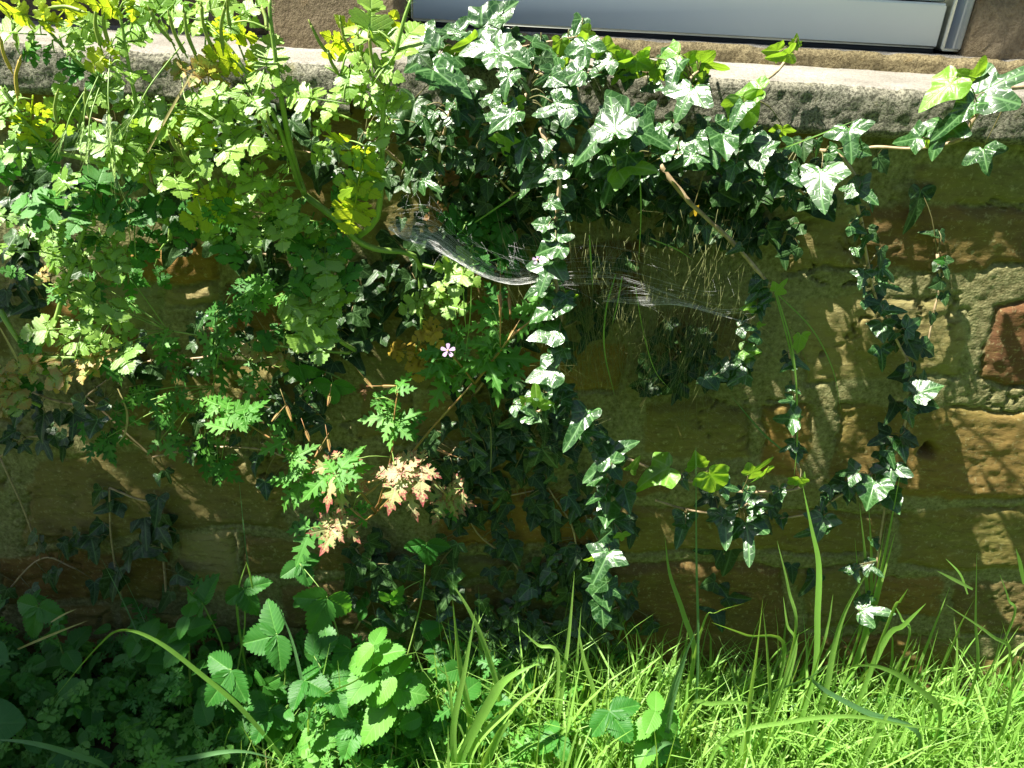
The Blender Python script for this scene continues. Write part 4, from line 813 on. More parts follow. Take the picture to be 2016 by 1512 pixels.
rob('cranesbill in the middle of the wall with crimson and cream tinted leaves',
    [([(740,1010,-.05),(700,960,-.09),(640,930,-.10),(560,880,-.10),(480,830,-.09),(460,815,-.08)], .0014, .001), ([(740,1010,-.05),(770,900,-.11),(775,830,-.12),(785,760,-.12)], .0013, .0008), ([(740,1010,-.05),(680,1050,-.11),(655,1040,-.12)], .0013, .0009), ([(740,1010,-.05),(790,960,-.11),(830,930,-.12),(880,975,-.12)], .0012, .0009), ([(740,1000,-.06),(820,880,-.09),(930,755,-.1)], .0018, .001)],
    [(650,950,90,105,-.13,'g','r'),(625,955,85,130,-.13,'g','c'),(680,905,80,-70,-.13,'g','c'),(700,925,70,-30,-.13,'g','c'),(670,975,80,90,-.13,'g','r'),(785,940,95,150,-.14,'g','r'),(770,965,80,110,-.14,'g','r'),(815,930,80,10,-.14,'g','r'),(800,985,60,80,-.14,'g','r'),(785,905,60,-110,-.13,'g','r'),
     (655,1055,70,110,-.13,'g','r'),(630,1045,50,170,-.13,'n','r'),(672,1030,50,-20,-.13,'g','r'),(600,945,70,190,-.11,'g','c'),(560,940,80,185,-.11,'g','c'),(585,915,60,-120,-.11,'g','c'),(560,975,60,130,-.11,'n','c'),(600,890,60,-30,-.11,'g','c'),(540,880,70,150,-.11,'n','c'),
     (480,800,80,-30,-.11,'g','c'),(455,810,90,-100,-.11,'g','c'),(430,830,90,140,-.11,'n','c'),(500,800,60,-60,-.11,'g','c'),(410,790,60,200,-.1,'g','c'),(340,810,80,110,-.06,'n','d'),(390,800,60,170,-.07,'n','c'),(330,840,60,60,-.05,'n','d'),
     (790,745,70,-80,-.13,'g','c'),(740,825,70,170,-.12,'g','c'),(800,820,70,-20,-.12,'n','c'),(770,855,60,100,-.12,'g','c'),(760,790,50,20,-.12,'g','c'),(815,850,60,60,-.11,'n','d'),(885,970,60,170,-.11,'n','r'),(870,1005,70,110,-.11,'n','r'),(905,985,60,10,-.11,'n','r'),(890,1010,50,60,-.1,'n','d'),
     (620,985,60,90,-.09,'n','c'),(710,1020,60,60,-.1,'n','d'),(640,1000,60,140,-.1,'n','d'),(450,930,60,60,-.05,'n','d'),(600,1075,80,100,-.08,'n','d'),(700,890,55,-60,-.12,'g','c')],
    [(575,830,60,-110,-.13),(620,900,50,-60,-.12),(650,890,50,-100,-.12),(720,975,50,-40,-.12),(860,885,50,20,-.12),(780,760,50,180,-.13),(735,765,50,-130,-.12),(535,830,40,-50,-.12),(725,950,60,-20,-.13),(690,1000,50,40,-.12),(610,870,45,-110,-.12),(645,800,40,-80,-.11)])
rob('fresh green cranesbill right of centre left with one small purple flower',
    [([(935,755,-.06),(985,690,-.10),(1010,660,-.11),(1060,620,-.11)], .0014, .001), ([(935,755,-.06),(890,700,-.09),(870,700,-.1)], .0012, .0009), ([(985,690,-.10),(985,620,-.12),(980,580,-.12)], .0008, .0006)],
    [(960,650,90,-110,-0.085,'g','c'),(940,640,70,190,-0.085,'g','c'),(1000,705,110,10,-0.095,'g','c'),(975,740,100,100,-0.095,'g','c'),(940,710,90,170,-0.085,'g','c'),(1010,740,70,60,-0.095,'g','c'),(1040,600,80,190,-0.085,'g','c'),(1050,580,70,-110,-0.085,'g','c'),(1030,635,70,140,-0.085,'g','c'),(1060,560,70,170,-0.085,'g','c'),
     (890,705,90,0,-0.065,'g','c'),(870,735,90,110,-0.065,'n','c'),(850,690,80,180,-0.065,'n','d'),(895,670,70,-80,-0.065,'g','c'),(865,765,80,120,-0.065,'n','c'),(920,680,60,-30,-0.075,'g','c'),(955,600,80,170,-.08,'n','d'),(995,610,80,20,-.08,'n','d'),(900,640,50,-100,-0.065,'n','c'),(925,745,60,60,-0.065,'g','c')],
    [(985,625,90,-90,-.12),(1005,620,60,-95,-.12),(1000,670,40,-60,-.13)], [(882,690,30,-.14),(1058,512,20,-.13)])
rob('cranesbill sprigs with feathery leaves in shade on the brown stones at the left',
    [([(420,760,-.03),(430,690,-.05),(425,640,-.05)], .001, .0008), ([(490,710,-.03),(430,670,-.05),(330,650,-.05)], .001, .0008)],
    [(430,650,80,-80,-.06,'n','c'),(400,690,80,160,-.06,'n','d'),(450,670,60,20,-.06,'n','c'),(320,660,60,-100,-.07,'g','c'),(320,690,60,100,-.06,'n','d'),(350,700,60,0,-.05,'n','d'),(430,745,80,100,-.05,'n','d'),(400,730,50,60,-.07,'g','c'),(130,570,60,-20,-.07,'g','c'),(350,880,50,60,-.03,'n','d'),(400,915,60,90,-.03,'n','d'),(450,930,60,20,-.03,'n','d'),(470,600,70,-60,-.05,'n','d'),(450,590,50,190,-.05,'n','d'),(500,730,50,100,-.04,'g','c')]+[(rnd.uniform(120, 620), rnd.uniform(560, 900), rnd.uniform(44, 70), rnd.uniform(0, 180), rnd.uniform(-.07, -.03), rnd.choice('nng'), rnd.choice('ccd')) for _ in range(30)],
    [(470,790,40,-70,-.06)], (), 'gstem')
# small trifoliate plants on the wall
def straw(label, items, stems=(), mat='straw', y=None):
    x0, y0 = (stems[0][0][:2] if stems else items[0][:2]); 
    pl = Plant('strawberry_plant', label, 'wild strawberry', P(*(stems[0][0] if stems else (x0, y0, -.05))), 'gstem', 'wild strawberry plants')
    for pts in stems: pl.stem(pts, .0014, .0009, .1)
    for px, py, L, ang, yy, mode in items: pl.leaf(px, py, L, ang, yy, 'straw', mat, mode, at_center=False, petiole=bool(stems))
    pl.done()
straw('bright wild strawberry sprig on the brown stone in the middle of the left half', [(590,722,90,110,-.07,'w'),(655,755,90,100,-.07,'w')], [[(700,770,-.02),(660,740,-.05),(595,720,-.06)]])
straw('wild strawberry with three toothed leaflets in the dark corner at the lower left', [(75,1195,110,100,-.08,'n')], [[(140,1330,-.08),(110,1250,-.08),(75,1195,-.08)]])
straw('two leaved wild strawberry at the foot of the wall left of the arching grass blade', [(400,1190,110,200,-.10,'n'),(330,1240,60,120,-.1,'n'),(480,1160,90,60,-.1,'n')], [[(450,1400,-.12),(440,1280,-.10),(400,1190,-.10)], [(450,1400,-.12),(480,1250,-.1),(480,1160,-.10)]])
straw('large wild strawberry in half shade under the arching grass blade', [(455,1320,135,130,-.17,'n'),(545,1250,120,160,-.15,'n'),(530,1400,100,100,-.17,'u'),(520,1350,70,-40,-.16,'b'),(360,1480,90,150,-.18,'n')], [[(500,1480,-.17),(490,1400,-.16),(455,1320,-.16)], [(500,1480,-.17),(560,1350,-.14),(545,1250,-.14)]])
straw('wild strawberry with a wide fan of leaflets below the reddened cranesbill', [(645,1178,125,110,-.12,'n'),(590,1110,80,60,-.08,'n'),(690,1280,90,120,-.13,'n')], [[(660,1400,-.13),(670,1280,-.12),(645,1178,-.12)]])
straw('sunlit wild strawberry among the weeds left of the tall grass', [(600,1340,100,30,-.18,'u'),(650,1350,110,60,-.18,'u'),(700,1430,100,100,-.19,'u'),(620,1290,90,-30,-.15,'n')], [[(640,1500,-.17),(640,1420,-.17),(650,1350,-.17)]])
straw('wild strawberry leaf standing against the wall beside dark ivy', [(840,1070,80,90,-.06,'w'),(770,1180,60,-60,-.1,'b')], [[(800,1300,-.06),(830,1180,-.06),(840,1075,-.06)]])
straw('sunlit strawberry leaves deep in the grass at the bottom centre', [(1200,1400,110,60,-.19,'u'),(1300,1440,100,110,-.19,'u'),(1100,1450,90,140,-.19,'u')], [[(1230,1512,-.18),(1220,1460,-.18),(1200,1400,-.18)]])

# broad leaves at the lower left, jagged leaf in the shade
def single(name, label, cat, items, group=None):
    pl = Plant(name, label, cat, G(items[0][0], 1500), 'gstem', group)
    for px, py, L, ang, yy, mode, sh, mat in items:
        o = pl.leaf(px, py, L, ang, yy, sh, mat, mode, at_center=False, petiole=False)
        b = o.matrix_basis.translation; pl.st.tube([Vector((b.x+.01, b.y+.01, .0)), b+Vector((.004, .006, -.02)), b], .0022, .0016, 5, 4)
    pl.done()
single('broadleaf_plant', 'broad rounded leaves in deep shade at the bottom left corner', 'broadleaf weed',
       [(-70,1300,95,10,-.17,'u','round','dock'),(-75,1430,110,-10,-.22,'u','round','dock'),(85,1545,130,-50,-.25,'u','round','dock')])
single('jagged_leaf_plant', 'long jagged lettuce green leaf dappled with sun behind the grass', 'broadleaf weed', [(950,1430,330,-52,-.10,'n','jag','broad')])
def nettle(label, px, py, y, L=60, mat='straw'):
    pl = Plant('leafy_seedling', label, 'seedling', G(px, 1500), 'gstem', 'leafy seedlings at the foot of the wall'); pl.stem([(px+6, py+180, y), (px+3, py+90, y), (px, py, y)], .0016, .0012, .1)
    for k in range(3):
        for a in ((0, 180) if k % 2 else (-60, 120)): pl.leaf(px, py+k*26, L*(.7+.2*k), a+rnd.uniform(-20, 20)-8, y-.01, 'oval', mat, 'u', at_center=False, petiole=False)
    pl.done()
nettle('pointed leafy seedling in shade beneath the arching grass blade', 370, 1215, -.12)
nettle('toothed seedling with pale sunlit leaves left of the crossing grass blades', 735, 1270, -.16, 75, 'rob')
nettle('toothed seedling with sunlit leaves beside the crossing grass blades', 775, 1330, -.17, 85, 'rob')
nettle('small toothed seedling in the sun near the bottom edge left of centre', 620, 1430, -.18, 60, 'rob')
nettle('sunlit seedling with round toothed leaves at the bottom right of centre', 1290, 1400, -.19, 70, 'rob')

# ------------------------------------------------------------------ tall grass tufts
def tuft(label, blades, name='grass_tuft', group='tall grass tufts at the foot of the wall'):
    b0 = blades[0][0][0]; c = P(b0[0], b0[1], blades[0][1]); root = thing(name, (c.x, c.y, 0), label, 'grass', group)
    for pts, y0, y1, wpx, mat in blades:
        if mat not in ('thread', 'straw_dry', 'hang') and pts[0][1] < pts[-1][1]-20: pts = pts[::-1]
        n = len(pts); q = [P(px, py, y0+(y1-y0)*i/(n-1)) for i, (px, py) in enumerate(pts)]
        if q[0].z > .01 and pts[0][1] > 1195 and mat not in ('thread', 'straw_dry', 'hang'): q = [Vector((q[0].x+(q[0].x-q[1].x)*.1, q[0].y+.005, 0))]+q
        if mat == 'hang': mat = 'grass'
        wd = wpx*.8*(q[0]-CAM).dot(F_)/FPX; mb = MB()
        mb.blade(q, wd, 6, (rnd.uniform(-.6, .6), -1, rnd.uniform(.1, .7)), rnd.uniform(-.6, .6)); put('blade', mb.mesh('blade', MAT[mat]), root)
tuft('tall pair of grass blades leaning apart at the lower right, broad at the base', [([(1465,1490),(1475,1380),(1488,1290),(1502,1178)], -.20, -.19, 15, 'grass'),([(1515,1440),(1513,1340),(1508,1260),(1502,1200)], -.18, -.17, 9, 'grass'),([(1475,1500),(1520,1400),(1550,1320),(1573,1245)], -.19, -.17, 13, 'grass')])
tuft('tallest grass stem rising in front of the ivy loop, bent at the top', [([(1600,1340),(1610,1200),(1612,1110),(1598,1040),(1580,955)], -.13, -.10, 12, 'grass'),([(1620,1380),(1640,1280),(1665,1200),(1716,1113)], -.15, -.13, 14, 'grass'),([(1610,1300),(1630,1230),(1640,1170)], -.13, -.12, 7, 'grass'),([(1563,1260),(1552,1160),(1530,1065)], -.11, -.09, 8, 'grass'),([(1565,1290),(1550,1230),(1542,1175)], -.11, -.1, 6, 'grass')])
tuft('straight grass stem and dark arching blade standing against the wall right of the cascade', [([(1368,1400),(1374,1250),(1371,1100),(1370,880)], -.13, -.11, 6, 'grass_blue'),([(1365,1300),(1345,1210),(1318,1130),(1309,1058)], -.10, -.08, 13, 'grass'),([(1380,1240),(1410,1205),(1465,1188)], -.12, -.15, 8, 'grass'),([(1310,1400),(1340,1310),(1370,1240)], -.18, -.16, 12, 'grass_blue'),([(1400,1225),(1470,1250),(1545,1280)], -.12, -.16, 8, 'grass')])
tuft('grass tuft growing tight to the wall beneath the long dark ivy trailer', [([(1700,1250),(1705,1130),(1692,990)], -.04, -.05, 9, 'grass'),([(1705,1250),(1715,1120),(1710,990)], -.04, -.05, 9, 'grass'),([(1700,1250),(1735,1120),(1775,920)], -.05, -.07, 9, 'grass'),([(1690,1250),(1720,1150),(1745,1025)], -.05, -.06, 8, 'grass'),([(1705,1260),(1735,1150),(1762,1050)], -.05, -.06, 6, 'grass'),([(1690,1250),(1690,1150),(1683,1060)], -.04, -.04, 5, 'grass')])
tuft('crossed grass blades pointing right at the foot of the wall, right side', [([(1735,1275),(1780,1230),(1823,1188)], -.12, -.15, 11, 'grass'),([(1750,1220),(1770,1185),(1788,1158)], -.11, -.12, 9, 'grass'),([(1785,1270),(1775,1220),(1760,1190)], -.11, -.1, 7, 'grass'),([(1650,1290),(1600,1330),(1480,1390)], -.14, -.18, 9, 'grass_blue')])
tuft('upright grass stalk with side blades near the right edge', [([(1918,1340),(1920,1220),(1923,1088)], -.10, -.10, 9, 'grass'),([(1870,1280),(1890,1230),(1918,1180)], -.10, -.10, 8, 'grass'),([(1915,1160),(1880,1142),(1845,1124)], -.1, -.12, 8, 'grass'),([(1905,1170),(1890,1130),(1862,1100)], -.09, -.08, 5, 'grass'),([(1990,1230),(1985,1180),(1968,1130)], -.06, -.06, 6, 'grass'),([(2016,1150),(2008,1110),(2000,1080)], -.06, -.06, 9, 'grass'),([(1985,1300),(1950,1250),(1862,1190)], -.09, -.12, 8, 'grass')])
tuft('pair of wide grass blades forming a narrow V at the bottom centre', [([(895,1520),(893,1430),(915,1320),(936,1203)], -.21, -.19, 15, 'grass'),([(925,1420),(905,1310),(891,1180)], -.17, -.15, 14, 'grass'),([(985,1390),(960,1290),(925,1205),(881,1135)], -.15, -.12, 13, 'grass'),([(898,1500),(888,1380),(873,1300)], -.2, -.18, 8, 'grass')])
tuft('fan of broad grass blades sweeping right at the bottom centre', [([(905,1500),(965,1380),(1000,1335),(1062,1305)], -.21, -.2, 22, 'grass'),([(930,1480),(1000,1400),(1080,1340)], -.21, -.2, 14, 'grass'),([(950,1520),(985,1440),(1010,1420)], -.21, -.21, 22, 'grass'),([(1105,1370),(1120,1250),(1131,1125)], -.14, -.12, 9, 'grass'),([(1170,1380),(1150,1300),(1138,1235)], -.14, -.13, 10, 'grass'),([(1100,1300),(1060,1270),(1025,1240)], -.14, -.13, 8, 'grass')])
tuft('long grass blade arching over to the left above the dark weeds', [([(560,1500),(480,1400),(400,1330),(310,1262),(240,1240),(190,1275),(95,1388)], -.20, -.18, 11, 'grass'),([(640,1512),(600,1360),(575,1260),(542,1178)], -.19, -.15, 8, 'grass_blue')])
tuft('thick pale grass blades curving along the bottom edge at the left', [([(-20,1455),(60,1462),(140,1483),(220,1518)], -.25, -.25, 15, 'grass_blue'),([(310,1515),(400,1487),(480,1479),(560,1500)], -.24, -.24, 11, 'grass_blue')])
tuft('thin grass stalks leaning left against the shaded stones', [([(310,1290),(270,1190),(200,1050)], -.08, -.04, 4, 'grass_blue'),([(290,1300),(250,1200),(200,1100)], -.09, -.05, 3.5, 'grass_blue'),([(520,1220),(490,1120),(470,940)], -.06, -.03, 4, 'grass_blue'),([(470,1230),(470,1160),(484,1110)], -.1, -.1, 5, 'grass'),([(500,1170),(492,1130),(484,1105)], -.1, -.1, 4, 'grass')])
tuft('upright sunlit grass stems left of the toothed seedlings', [([(590,1512),(620,1400),(650,1265)], -.19, -.17, 8, 'grass'),([(660,1512),(650,1400),(610,1250)], -.19, -.17, 5, 'grass_blue'),([(700,1500),(675,1400),(665,1300)], -.19, -.18, 7, 'grass'),([(610,1400),(700,1340),(760,1300)], -.2, -.18, 5, 'grass')])
tuft('curled bluish grass blade at the bottom right of centre', [([(1285,1512),(1310,1450),(1325,1380),(1352,1290)], -.21, -.2, 13, 'grass_blue'),([(1270,1515),(1290,1475),(1320,1462),(1350,1480)], -.22, -.22, 16, 'grass_blue')])
tuft('wide grass blades lying across the sunny turf at the bottom right', [([(1420,1460),(1560,1420),(1680,1410),(1800,1430),(1960,1440)], -.2, -.2, 10, 'grass'),([(1700,1500),(1740,1420),(1772,1350)], -.2, -.19, 12, 'grass'),([(1640,1320),(1720,1310),(1800,1350),(1850,1420)], -.17, -.2, 12, 'grass'),([(1640,1300),(1600,1340),(1700,1400),(1810,1450)], -.17, -.21, 12, 'grass_blue'),([(1350,1400),(1400,1385),(1470,1385),(1530,1420)], -.19, -.2, 11, 'grass'),([(1970,1440),(1990,1360),(2010,1280)], -.17, -.15, 14, 'grass')])
tuft('hanging wiry grass stalks springing from the knot on the thick ivy stem', [([(1528,575),(1562,700),(1570,850),(1562,950)], -.075, -.08, 4, 'hang'),([(1530,578),(1600,650),(1640,730),(1655,805)], -.075, -.06, 4, 'hang'),([(1524,570),(1553,680),(1567,760),(1568,905)], -.075, -.07, 4, 'hang'),([(1500,560),(1580,690),(1600,800)], -.06, -.03, 2, 'thread'),([(1480,650),(1520,690),(1545,745)], -.06, -.04, 2, 'thread')], 'wiry_grass')
tuft('long pale curved stalks hanging in front of the dry threads', [([(1212,540),(1193,610),(1190,690),(1210,778)], -.09, -.09, 4, 'hang'),([(1260,340),(1262,420),(1258,510)], -.12, -.11, 3, 'hang'),([(1160,462),(1163,510),(1167,570)], -.11, -.1, 4, 'hang'),([(1250,560),(1268,660),(1290,730),(1320,768)], -.08, -.05, 2.5, 'hang'),([(1225,545),(1215,600),(1205,640)], -.09, -.08, 3, 'hang'),([(1280,470),(1330,490),(1365,512)], -.08, -.06, 3, 'hang')], 'wiry_grass')
tuft('thin straight green stalk slanting up from the shaded celandine to the ivy', [([(935,438),(1030,375),(1140,310)], -.06, -.12, 4, 'hang')], 'wiry_grass')
tuft('fine pale stalks slanting below the ledge at the right', [([(1520,300),(1600,270),(1682,238)], -.08, -.08, 2.5, 'hang'),([(1440,780),(1500,850),(1545,890)], -.05, -.03, 5, 'grass_blue')], 'wiry_grass')
tuft('pale hanging threads of grass beside the purple flower', [([(912,565),(914,610),(918,655)], -.1, -.1, 2.5, 'hang'),([(928,560),(925,630),(916,700)], -.1, -.1, 2.5, 'hang'),([(966,840),(967,890),(965,940)], -.08, -.07, 2.5, 'thread')], 'wiry_grass')
tuft('dry bare stalk lying across the dark weeds at the left', [([(35,1278),(100,1250),(172,1222)], -.13, -.12, 6, 'straw_dry'),([(100,1225),(125,1210),(152,1198)], -.13, -.12, 4, 'straw_dry')], 'dry_stalk')
tuft('bare green stalk curving down the brown stone at the left', [([(232,765),(250,810),(247,850),(230,875)], -.05, -.06, 6, 'straw_dry'),([(0,645),(30,700),(45,730)], -.06, -.06, 5, 'straw_dry'),([(290,300),(340,210),(393,118)], -.14, -.14, 6, 'straw_dry')], 'dry_stalk')
# bearded grass heads
def bearded(label, heads):
    a = heads[0]; root = thing('bearded_grass', P(a[0], a[1], a[4]), label, 'grass', 'bearded grass heads over the celandine')
    for px, py, L, ang, y in heads:
        c = P(px, py, y); d = sdir(ang); s = L*(c-CAM).dot(F_)/FPX; mb = MB()
        st = [c-d*s*1.1+Vector((rnd.uniform(-.01, .01), .02, .01)), c-d*s*.5, c]; mb.tube(st, .0007, .0006, 4, 4)
        for k in range(16):
            q = c+d*s*k/16*.5; sd_ = (RT if k % 2 else -RT)*.12+F_*rnd.uniform(-.1, .1)
            mb.blade([q, q+(d+sd_).normalized()*s*.14], .0022, 3)
            e = q+(d*.55+sd_*rnd.uniform(.5, 1.6))*s*rnd.uniform(.7, 1.0); mb.tube([q, q.lerp(e, .5)+sd_*s*.05, e], .00022, .0001, 3, 3)
        put('seed_head', mb.mesh('seed_head', MAT['gstem']), root)
bearded('drooping bearded grass heads with long awns in front of the celandine', [(165,240,85,100,-.16),(215,225,110,88,-.16),(275,205,100,120,-.16),(220,310,110,80,-.15),(130,255,80,110,-.15),(175,270,90,95,-.16),(390,215,60,35,-.15)])

# ------------------------------------------------------------------ dry threads and cobwebs
mb = MB()
for i in range(420):
    x = rnd.uniform(1090, 1440) if i % 3 else rnd.uniform(940, 1500); y = rnd.uniform(400, 640); L = rnd.uniform(80, 260)
    dx = rnd.gauss((1230-x)*.25, 35); yy = rnd.uniform(-.075, -.02)
    p = [P(x, y, yy), P(x+dx*.4+rnd.gauss(0, 12), y+L*.5, yy-.01), P(x+dx+rnd.gauss(0, 20), y+L, yy+rnd.uniform(-.01, .02))]
    mb.tube(p, rnd.uniform(.00016, .00036), .00012, 3, 4)
for i in range(120):
    x = rnd.uniform(820, 1440); y = rnd.uniform(380, 900); a = rnd.uniform(-1, 1); L = rnd.uniform(60, 220); yy = rnd.uniform(-.06, -.015)
    p = [P(x, y, yy), P(x+L*.5, y+L*.5*a+rnd.uniform(0, 20), yy), P(x+L, y+L*a, yy)]; mb.tube(p, .00016, .0001, 3, 4)
o = put('dry_threads', mb.mesh('dry_threads', MAT['thread'])); tag(o, 'tangle of fine dry grass threads hanging down the shaded wall behind the cobwebs', 'dry grass', kind='stuff')
def web(label, top, bot, ya, yb, n, cross, r=.00006, sag=.01):
    """sheet of silk between two guide lines"""
    mb = MB(); A = crom([P(a, b, ya) for a, b in top], 10); B = crom([P(a, b, yb) for a, b in bot], 10)
    at = lambda L, t: L[min(int(t*(len(L)-1)), len(L)-2)].lerp(L[min(int(t*(len(L)-1)), len(L)-2)+1], t*(len(L)-1)-min(int(t*(len(L)-1)), len(L)-2))
    def S(u, v): p = at(A, u).lerp(at(B, u), v); return p+Vector((0, -sag*math.sin(math.pi*v), -sag*math.sin(math.pi*v)*.5))
    for i in range(n):
        v0 = rnd.gauss(.5, .27); v1 = v0+rnd.gauss(0, .16); u0 = rnd.random()*.5 if i % 3 else 0; u1 = min(1, u0+rnd.uniform(.3, 1)); k = 10
        mb.tube([S(u0+(u1-u0)*j/k, v0+(v1-v0)*j/k) for j in range(k+1)], r, r, 3, 1)
    for i in range(cross):
        u0 = rnd.random(); u1 = min(1, max(0, u0+rnd.gauss(0, .12))); a = rnd.gauss(.5, .35); b = a+rnd.gauss(0, .6)
        mb.tube([S(u0+(u1-u0)*j/4, a+(b-a)*j/4) for j in range(5)], r*.8, r*.8, 3, 1)
    o = put('cobweb', mb.mesh('cobweb', MAT['web'])); tag(o, label, 'cobweb', 'spider webs on the wall plants'); return o
web('silky hammock shaped cobweb sagging left of the central ivy cascade', [(765,430),(800,418),(850,425),(900,470),(950,510),(1010,535),(1065,530)], [(770,440),(790,470),(850,490),(900,515),(950,540),(1010,552),(1065,545)], -.10, -.13, 130, 120, .00005)
web('loose grey cobweb spread right of the cascade over the dry threads', [(1180,560),(1240,540),(1330,560),(1400,580),(1490,575)], [(1190,590),(1260,600),(1340,600),(1420,620),(1480,640)], -.085, -.10, 34, 16, .00005)
web('thin cobweb strands stretched below the ivy at the centre', [(1000,480),(1060,500),(1200,500),(1330,540)], [(1010,540),(1080,560),(1220,560),(1340,600)], -.08, -.1, 26, 50, .00005)
# withered leaves caught under the ledge, litter
for i, (px, py, L, ang, lab) in enumerate([(862,400,50,100,'orange brown dry leaf caught under the ivy left of the cascade'),(876,325,40,60,'brown dry leaf lodged under the ledge behind the ivy mat'),(835,300,34,170,'small russet dry leaf at the foot of the ledge left of centre'),(405,655,34,10,'small pinkish brown dry leaf on the stones at the left'),(718,760,34,80,'curled rust dry leaf in the dark gap right of the strawberry sprig')]):
    o = put('dry_leaf', leafmesh('cel' if i < 2 else 'rob', i, 'dead'), None, leaf_matrix(P(px, py, -.045), sdir(ang), pick_n('n'), L/1523*.95)); tag(o, lab, 'dry leaf', 'dry leaves caught on the wall')

# ------------------------------------------------------------------ small weeds and turf
def scatter_leaves(name, label, n, region, hts, sizes, shapes, mat, cat='ground cover', upn=True):
    mb = MB(); pts = {}
    tmpl = {s: (np.array(SHAPE[s].v), SHAPE[s].f, SHAPE[s].uv) for s in shapes}
    V = []; Fc = []; U = []; b = 0
    for i in range(n):
        x, y = region(); z = rnd.uniform(*hts)*rnd.uniform(.4, 1); s = rnd.choice(shapes); v, f, uv = tmpl[s]; sz = rnd.uniform(*sizes)
        nn = Vector((rnd.uniform(-.6, .6), -.35+rnd.uniform(-.5, .4), .8)); a = rnd.uniform(0, 6.28)
        M_ = leaf_matrix(Vector((x, y, z)), Vector((math.cos(a), math.sin(a), rnd.uniform(-.5, .2))), nn, sz)
        mm = np.array(M_); V.append(v @ mm[:3, :3].T+mm[:3, 3]); Fc += [tuple(q+b for q in t) for t in f]; U += uv; b += len(v)
    mb.v = [tuple(p) for p in np.concatenate(V)]; mb.f = Fc; mb.uv = U; mb.m = [0]*len(Fc)
    o = put(name, mb.mesh(name, MAT[mat])); tag(o, label, cat, kind='stuff')
def reg(x0, x1, y0, y1): return lambda: (rnd.uniform(x0, x1), rnd.uniform(y0, y1))
GB = lambda px, py=1450: G(px, py).x
scatter_leaves('low_weeds', 'low feathery weeds covering the shaded soil at the left', 900, reg(-.95, -.05, -.42, -.01), (.005, .11), (.016, .034), [('rob', 0), ('rob', 1), ('rob', 3), ('oval', 0), ('oval', 1)], 'rob')
scatter_leaves('low_toothed_weeds', 'small toothed leaves between the grasses in the sun', 1500, reg(-.30, .9, -.36, -.04), (.02, .12), (.012, .028), [('oval', 0), ('oval', 1), ('straw', 0)], 'rob')
scatter_leaves('low_dark_weeds', 'dark small leaves at the foot of the wall', 350, reg(-.9, .3, -.12, -.01), (.01, .12), (.016, .03), [('cel', 1), ('rob', 2), ('oval', 0)], 'cel_dark')
def turf(name, label, n, region, hr, wr, mat='grass'):
    x = np.zeros(n); y = np.zeros(n)
    for i in range(n): x[i], y[i] = region()
    h = nr.uniform(hr[0], hr[1], n)*(.55+.45*nr.rand(n)); wd = nr.uniform(wr[0], wr[1], n); a = nr.uniform(0, 2*np.pi, n); lean = nr.uniform(.05, 1.0, n)**1.3; a2 = a+nr.uniform(-.8, .8, n)+np.pi/2
    K = 6; V = np.zeros((n, K, 3, 3)); U = np.zeros((n, K, 3, 2))
    for k in range(K):
        q = k/(K-1); out = h*lean*q*q*.9; z = h*(q-.35*lean*q*q*q)
        px = x+np.cos(a)*out; py = y+np.sin(a)*out; hw = wd*.5*(1-q**2.2)+.0001
        for j, s in enumerate((-1, 0, 1)):
            V[:, k, j, 0] = px+np.cos(a2)*hw*s; V[:, k, j, 1] = py+np.sin(a2)*hw*s; V[:, k, j, 2] = z+abs(s)*hw*.3; U[:, k, j, 0] = s*.5; U[:, k, j, 1] = q*8
    V[..., 1] = np.minimum(V[..., 1], -.012-.02*nr.rand(n)[:, None, None])
    i0 = np.arange(n)[:, None, None]*K*3+np.arange(K-1)[None, :, None]*3+np.arange(2)[None, None, :]
    q = np.stack([i0, i0+1, i0+4, i0+3], -1).reshape(-1, 4); me = bpy.data.meshes.new(name); co = V.reshape(-1, 3)
    me.vertices.add(len(co)); me.vertices.foreach_set('co', co.ravel().astype(np.float32)); me.loops.add(q.size); me.loops.foreach_set('vertex_index', q.ravel().astype(np.int32))
    me.polygons.add(len(q)); me.polygons.foreach_set('loop_start', (np.arange(len(q))*4).astype(np.int32)); me.polygons.foreach_set('use_smooth', np.ones(len(q), bool)); me.update(calc_edges=True)
    ul = me.uv_layers.new(name='UVMap'); ul.data.foreach_set('uv', U.reshape(-1, 2)[q.ravel()].ravel().astype(np.float32)); me.materials.append(MAT[mat])
    o = put(name, me); tag(o, label, 'grass', kind='stuff')
turf('lawn_grass', 'dense sunlit lawn grass at the foot of the wall on the right', 7500, reg(.08, 1.05, -.36, -.012), (.07, .19), (.0026, .0062))
turf('long_grass', 'long thin grass blades rising out of the lawn', 1300, reg(-.08, 1.05, -.30, -.02), (.15, .29), (.0032, .0066))
turf('wall_foot_grass', 'medium grass blades standing along the foot of the wall', 900, reg(.0, 1.05, -.15, -.02), (.14, .25), (.003, .006), 'grass')
turf('dry_straw', 'dead straw blades between the green grass', 700, reg(-.3, 1.05, -.32, -.015), (.05, .13), (.0015, .003), 'straw_dry')
turf('thin_lawn_grass', 'thinner grass mixed with weeds towards the left', 2600, reg(-.38, .25, -.40, -.02), (.05, .16), (.002, .005))
turf('dark_grass', 'bluish grass blades close to the wall', 700, reg(.0, 1.0, -.10, -.015), (.05, .15), (.002, .0045), 'grass_blue')
scatter_leaves('toothed_wall_foot_weeds', 'mixed toothed leaves climbing against the foot of the wall at the lower left', 600, reg(-.95, .05, -.20, -.02), (.06, .21), (.020, .042), [('straw', 0), ('rob', 1), ('cel', 2), ('oval', 0), ('oval', 1)], 'straw')
